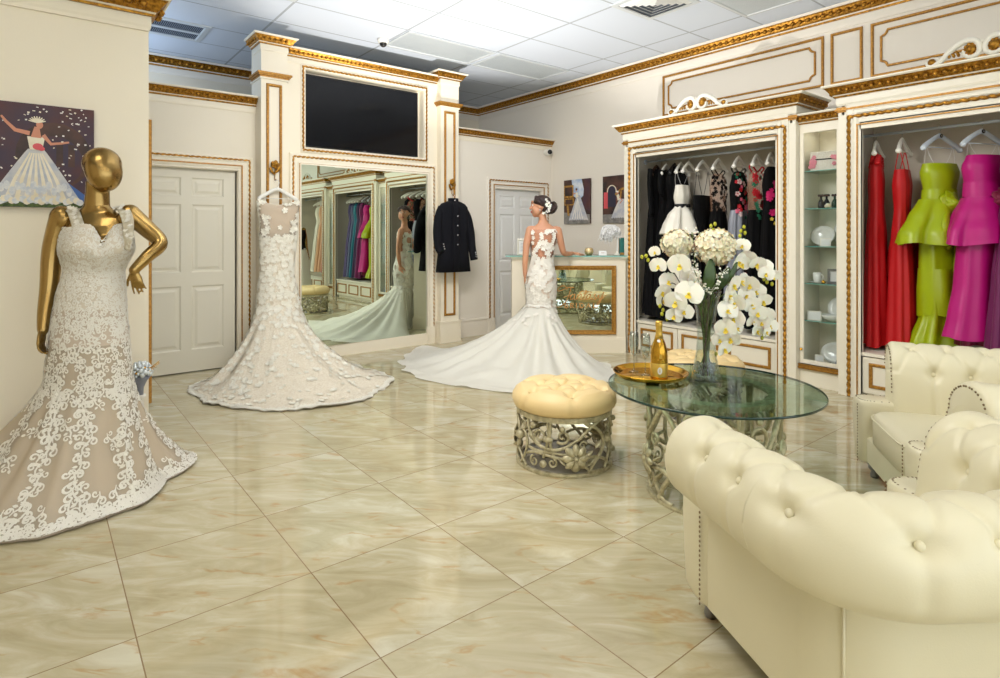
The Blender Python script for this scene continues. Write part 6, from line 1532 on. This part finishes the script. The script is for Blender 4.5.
hr = b.build('hair','hair',br); mod(hr,'REMESH',mode='VOXEL',voxel_size=.006,use_smooth_shade=True); mod(hr,'SMOOTH',factor=.5,iterations=2)
b = new(); rb = random.Random(8)
for k in range(20):
    t = k/19; c = H(-.06-.04*math.sin(PI*t)+rb.uniform(-.022,.022), .066+.018*math.sin(PI*t), .06-.14*t+rb.uniform(-.012,.012)); q = Matrix.Rotation(rb.uniform(0,6),3,'Y').to_quaternion() @ Matrix.Rotation(PI/2,3,'X').to_quaternion()
    for poly in blossom(rb.uniform(.008,.018),4,.5): b.add([c+q @ V((p[0],p[1],p[2]+.006)) for p in poly], [tuple(range(len(poly)))], True)
    b.ball(c+V((rb.uniform(-.01,.01),-.008,rb.uniform(-.01,.01))), .006, 6, 5)
b.build('hair_ornament','petal',hr)
# gown: sheer illusion back, lace body, tulle train
trn = [(401,363),(404,371),(418,379),(440,384.5),(470,389),(500,393),(535,395),(575,393),(603,386),(618,376),(612,368),(592,361),(574,357.5),(452,349),(430,349.5),(412,352)]
out = polar_outline((0,0), floor_pts(trn, broot) + [(.12,.16),(-.1,.17),(-.4,.2)])
SB = gown_surface([(1.43,.030,0,.138,.075),(1.39,.030,0,.150,.092),(1.30,.026,0,.143,.104),(1.20,.020,0,.128,.100),(1.10,.013,0,.113,.093),(1.0,.009,0,.130,.108),(.90,.004,0,.158,.136),(.80,.0,0,.166,.148),(.70,-.0,0,.160,.135),(.60,0,0,.152,.128)],(0,0),out,n=180,nb=46,ns=54,zexp=2.5,rexp=1.0,folds=23,famp=.085,lump=.06,seed=3,foldr=.10)
KA = 18
SB.build('illusion_bodice','nudenet',br,(0,KA+1)); SB.build('lace_body','laceblush',br,(KA,47))
lay = SB.build('tulle_skirt','tulle',br,(44,100))
P2 = SB.P.copy()                             # inner layer
for j in range(44,100):
    t = (j-44)/55; P2[j,:,0] *= 1-.05*t; P2[j,:,1] *= 1-.05*t; P2[j,:,2] = np.maximum(P2[j,:,2]*(.97-.10*t)-.004*t, .003)
o = new(); o.loft([[V(p) for p in np.roll(r_, 2, axis=0)] for r_ in P2[44:92]]); o.build('inner_tulle','tulle2',br)
b = new(); rs = random.Random(31)
def bloom(u, v, r): SB.put(b, u, v, blossom(r*1.12,5,.35), .005, 1, rs.uniform(0,6))
vmax = KA/99
def back(px, py): # back view pixel -> (u, v)
    x = (px-541)*KB; z = CAMZ-(py-234)*KB; j = min(range(46), key=lambda q: abs(SB.P[q,0,2]-z)); row = SB.P[j]; idx = [i for i in range(SB.n) if SB.P[j,i,1] < 0]; i = min(idx, key=lambda q: abs(row[q,0]-x)); return i/SB.n, j/99
for (x,y,r) in [(531.5,227,.028),(532,230,.028),(533,233,.026),(533.5,237,.022),(533,242,.022),(555,227,.034),(551,229,.036),(548,231,.034),(556,231,.030),(553,234,.028),(546,233,.028),(541,234,.024),(541,237,.022),(553,237,.026),(556,239,.024),(552,241,.022),(540,243,.034),(544,243,.036),(547,246,.036),(550,245,.030),(543,248,.032),(538,246,.026),(536,249,.030),(549,250,.030),(552,248,.026),(546,252,.028),(548,255,.024),(534,253,.028),(536,256,.026),(538,259,.024),(552,256,.026),(550,259,.026),(541,262,.026),(547,261,.026),(544,265,.026),(533,258,.026),(554,252,.022),(533,262,.028),(553,262,.028)]:
    u, v = back(x, y); bloom(u, v, r)
for k in range(110):                         # the front, seen only in the tall mirror
    bloom(.25+rs.uniform(-.2,.2), rs.uniform(.02,vmax), rs.uniform(.018,.032))
for k in range(430): bloom(rs.random(), rs.uniform(vmax-.01,.46), rs.uniform(.018,.034))
for k in range(90): bloom(rs.random(), .44+.12*rs.random()**2, rs.uniform(.016,.028))
b.build('lace_flowers_pattern','lacewhite',br)

# second mannequin, reflected in the tall mirror
m2 = dup(mk, (4.9,-.55,0), R(150), 'gold mannequin in a black top and white skirt, seen in the tall mirror')
r2 = empty('top', 'black top on the gold mannequin seen in the tall mirror', 'top', (4.9,-.55,0), R(150))
b = cloth_rings([(1.47,-.02,.19,.10,0),(1.36,-.01,.20,.14,.1),(1.18,-.03,.15,.115,.1),(1.02,-.046,.18,.135,.2)],rows=16); b.build('top_body','blackcloth',r2)
r2 = empty('skirt', 'long white skirt on the gold mannequin seen in the tall mirror', 'skirt', (4.9,-.55,0), R(150))
b = cloth_rings([(1.06,-.046,.175,.13,0),(.8,-.055,.22,.175,.3),(.02,-.055,.30,.26,1.)],rows=26); b.build('skirt_body','whitesatin',r2)

# ================================================================ camera and light
cam = bpy.data.cameras.new('camera'); co_ = bpy.data.objects.new('camera', cam); C.objects.link(co_)
co_.location = (0,0,CAMZ); co_.rotation_euler = (PI/2,0,ALONG); cam.sensor_width = 36; cam.lens = 36*582/1000; cam.shift_y = -.105; cam.clip_start = .05
bpy.context.scene.camera = co_
def light(name, kind, loc, power, col=(1,1,1), rot=None, target=None, **k):
    l = bpy.data.lights.new(name, kind); l.energy = power; l.color = col; o = bpy.data.objects.new(name, l); C.objects.link(o); o.location = loc
    for a, v in k.items(): setattr(l, a, v)
    if target is not None: o.rotation_euler = (V(target)-V(loc)).to_track_quat('-Z','Y').to_euler()
    return o
light('flash_strobe','SPOT',(3.3,4.85,1.1), FLASH, (1,.97,.92), target=(3.5,4.4,3.58), spot_size=R(108), spot_blend=.35, shadow_soft_size=.03)
light('back_room_daylight','AREA',(.2,7.4,2.9), 24, (.62,.78,1.), target=(.6,7.4,3.58), shape='RECTANGLE', size=2.5, size_y=1.)
light('added_corner_fill','AREA',(2.2,3.2,3.45), 56, (1,.97,.94), target=(5.0,6.2,1.2), shape='RECTANGLE', size=1.2, size_y=1.)  # area light added to brighten the back right corner; no fixture there
light('added_wardrobe_fill','AREA',(1.2,2.6,3.3), FILL, (1,.96,.90), target=(5.6,2.6,1.1), shape='RECTANGLE', size=1.6, size_y=1.2)  # unseen area light added to lift the long wall and wardrobes
w = bpy.data.worlds.new('sky'); bpy.context.scene.world = w; w.use_nodes = True
bg = w.node_tree.nodes['Background']; bg.inputs[0].default_value = (.90,.95,1,1); bg.inputs[1].default_value = SKY
sc_ = bpy.context.scene
sc_.view_settings.view_transform = 'Standard'; sc_.view_settings.look = 'None'; sc_.view_settings.gamma = 1; sc_.view_settings.exposure = EXPO
try: sc_.view_settings.use_curve_mapping = False
except Exception: pass
sc_.cycles.max_bounces = 9; sc_.cycles.transparent_max_bounces = 24; sc_.cycles.diffuse_bounces = 4; sc_.cycles.glossy_bounces = 6
sc_.cycles.caustics_reflective = False; sc_.cycles.caustics_refractive = False; sc_.cycles.sample_clamp_indirect = 4; sc_.cycles.use_denoising = True
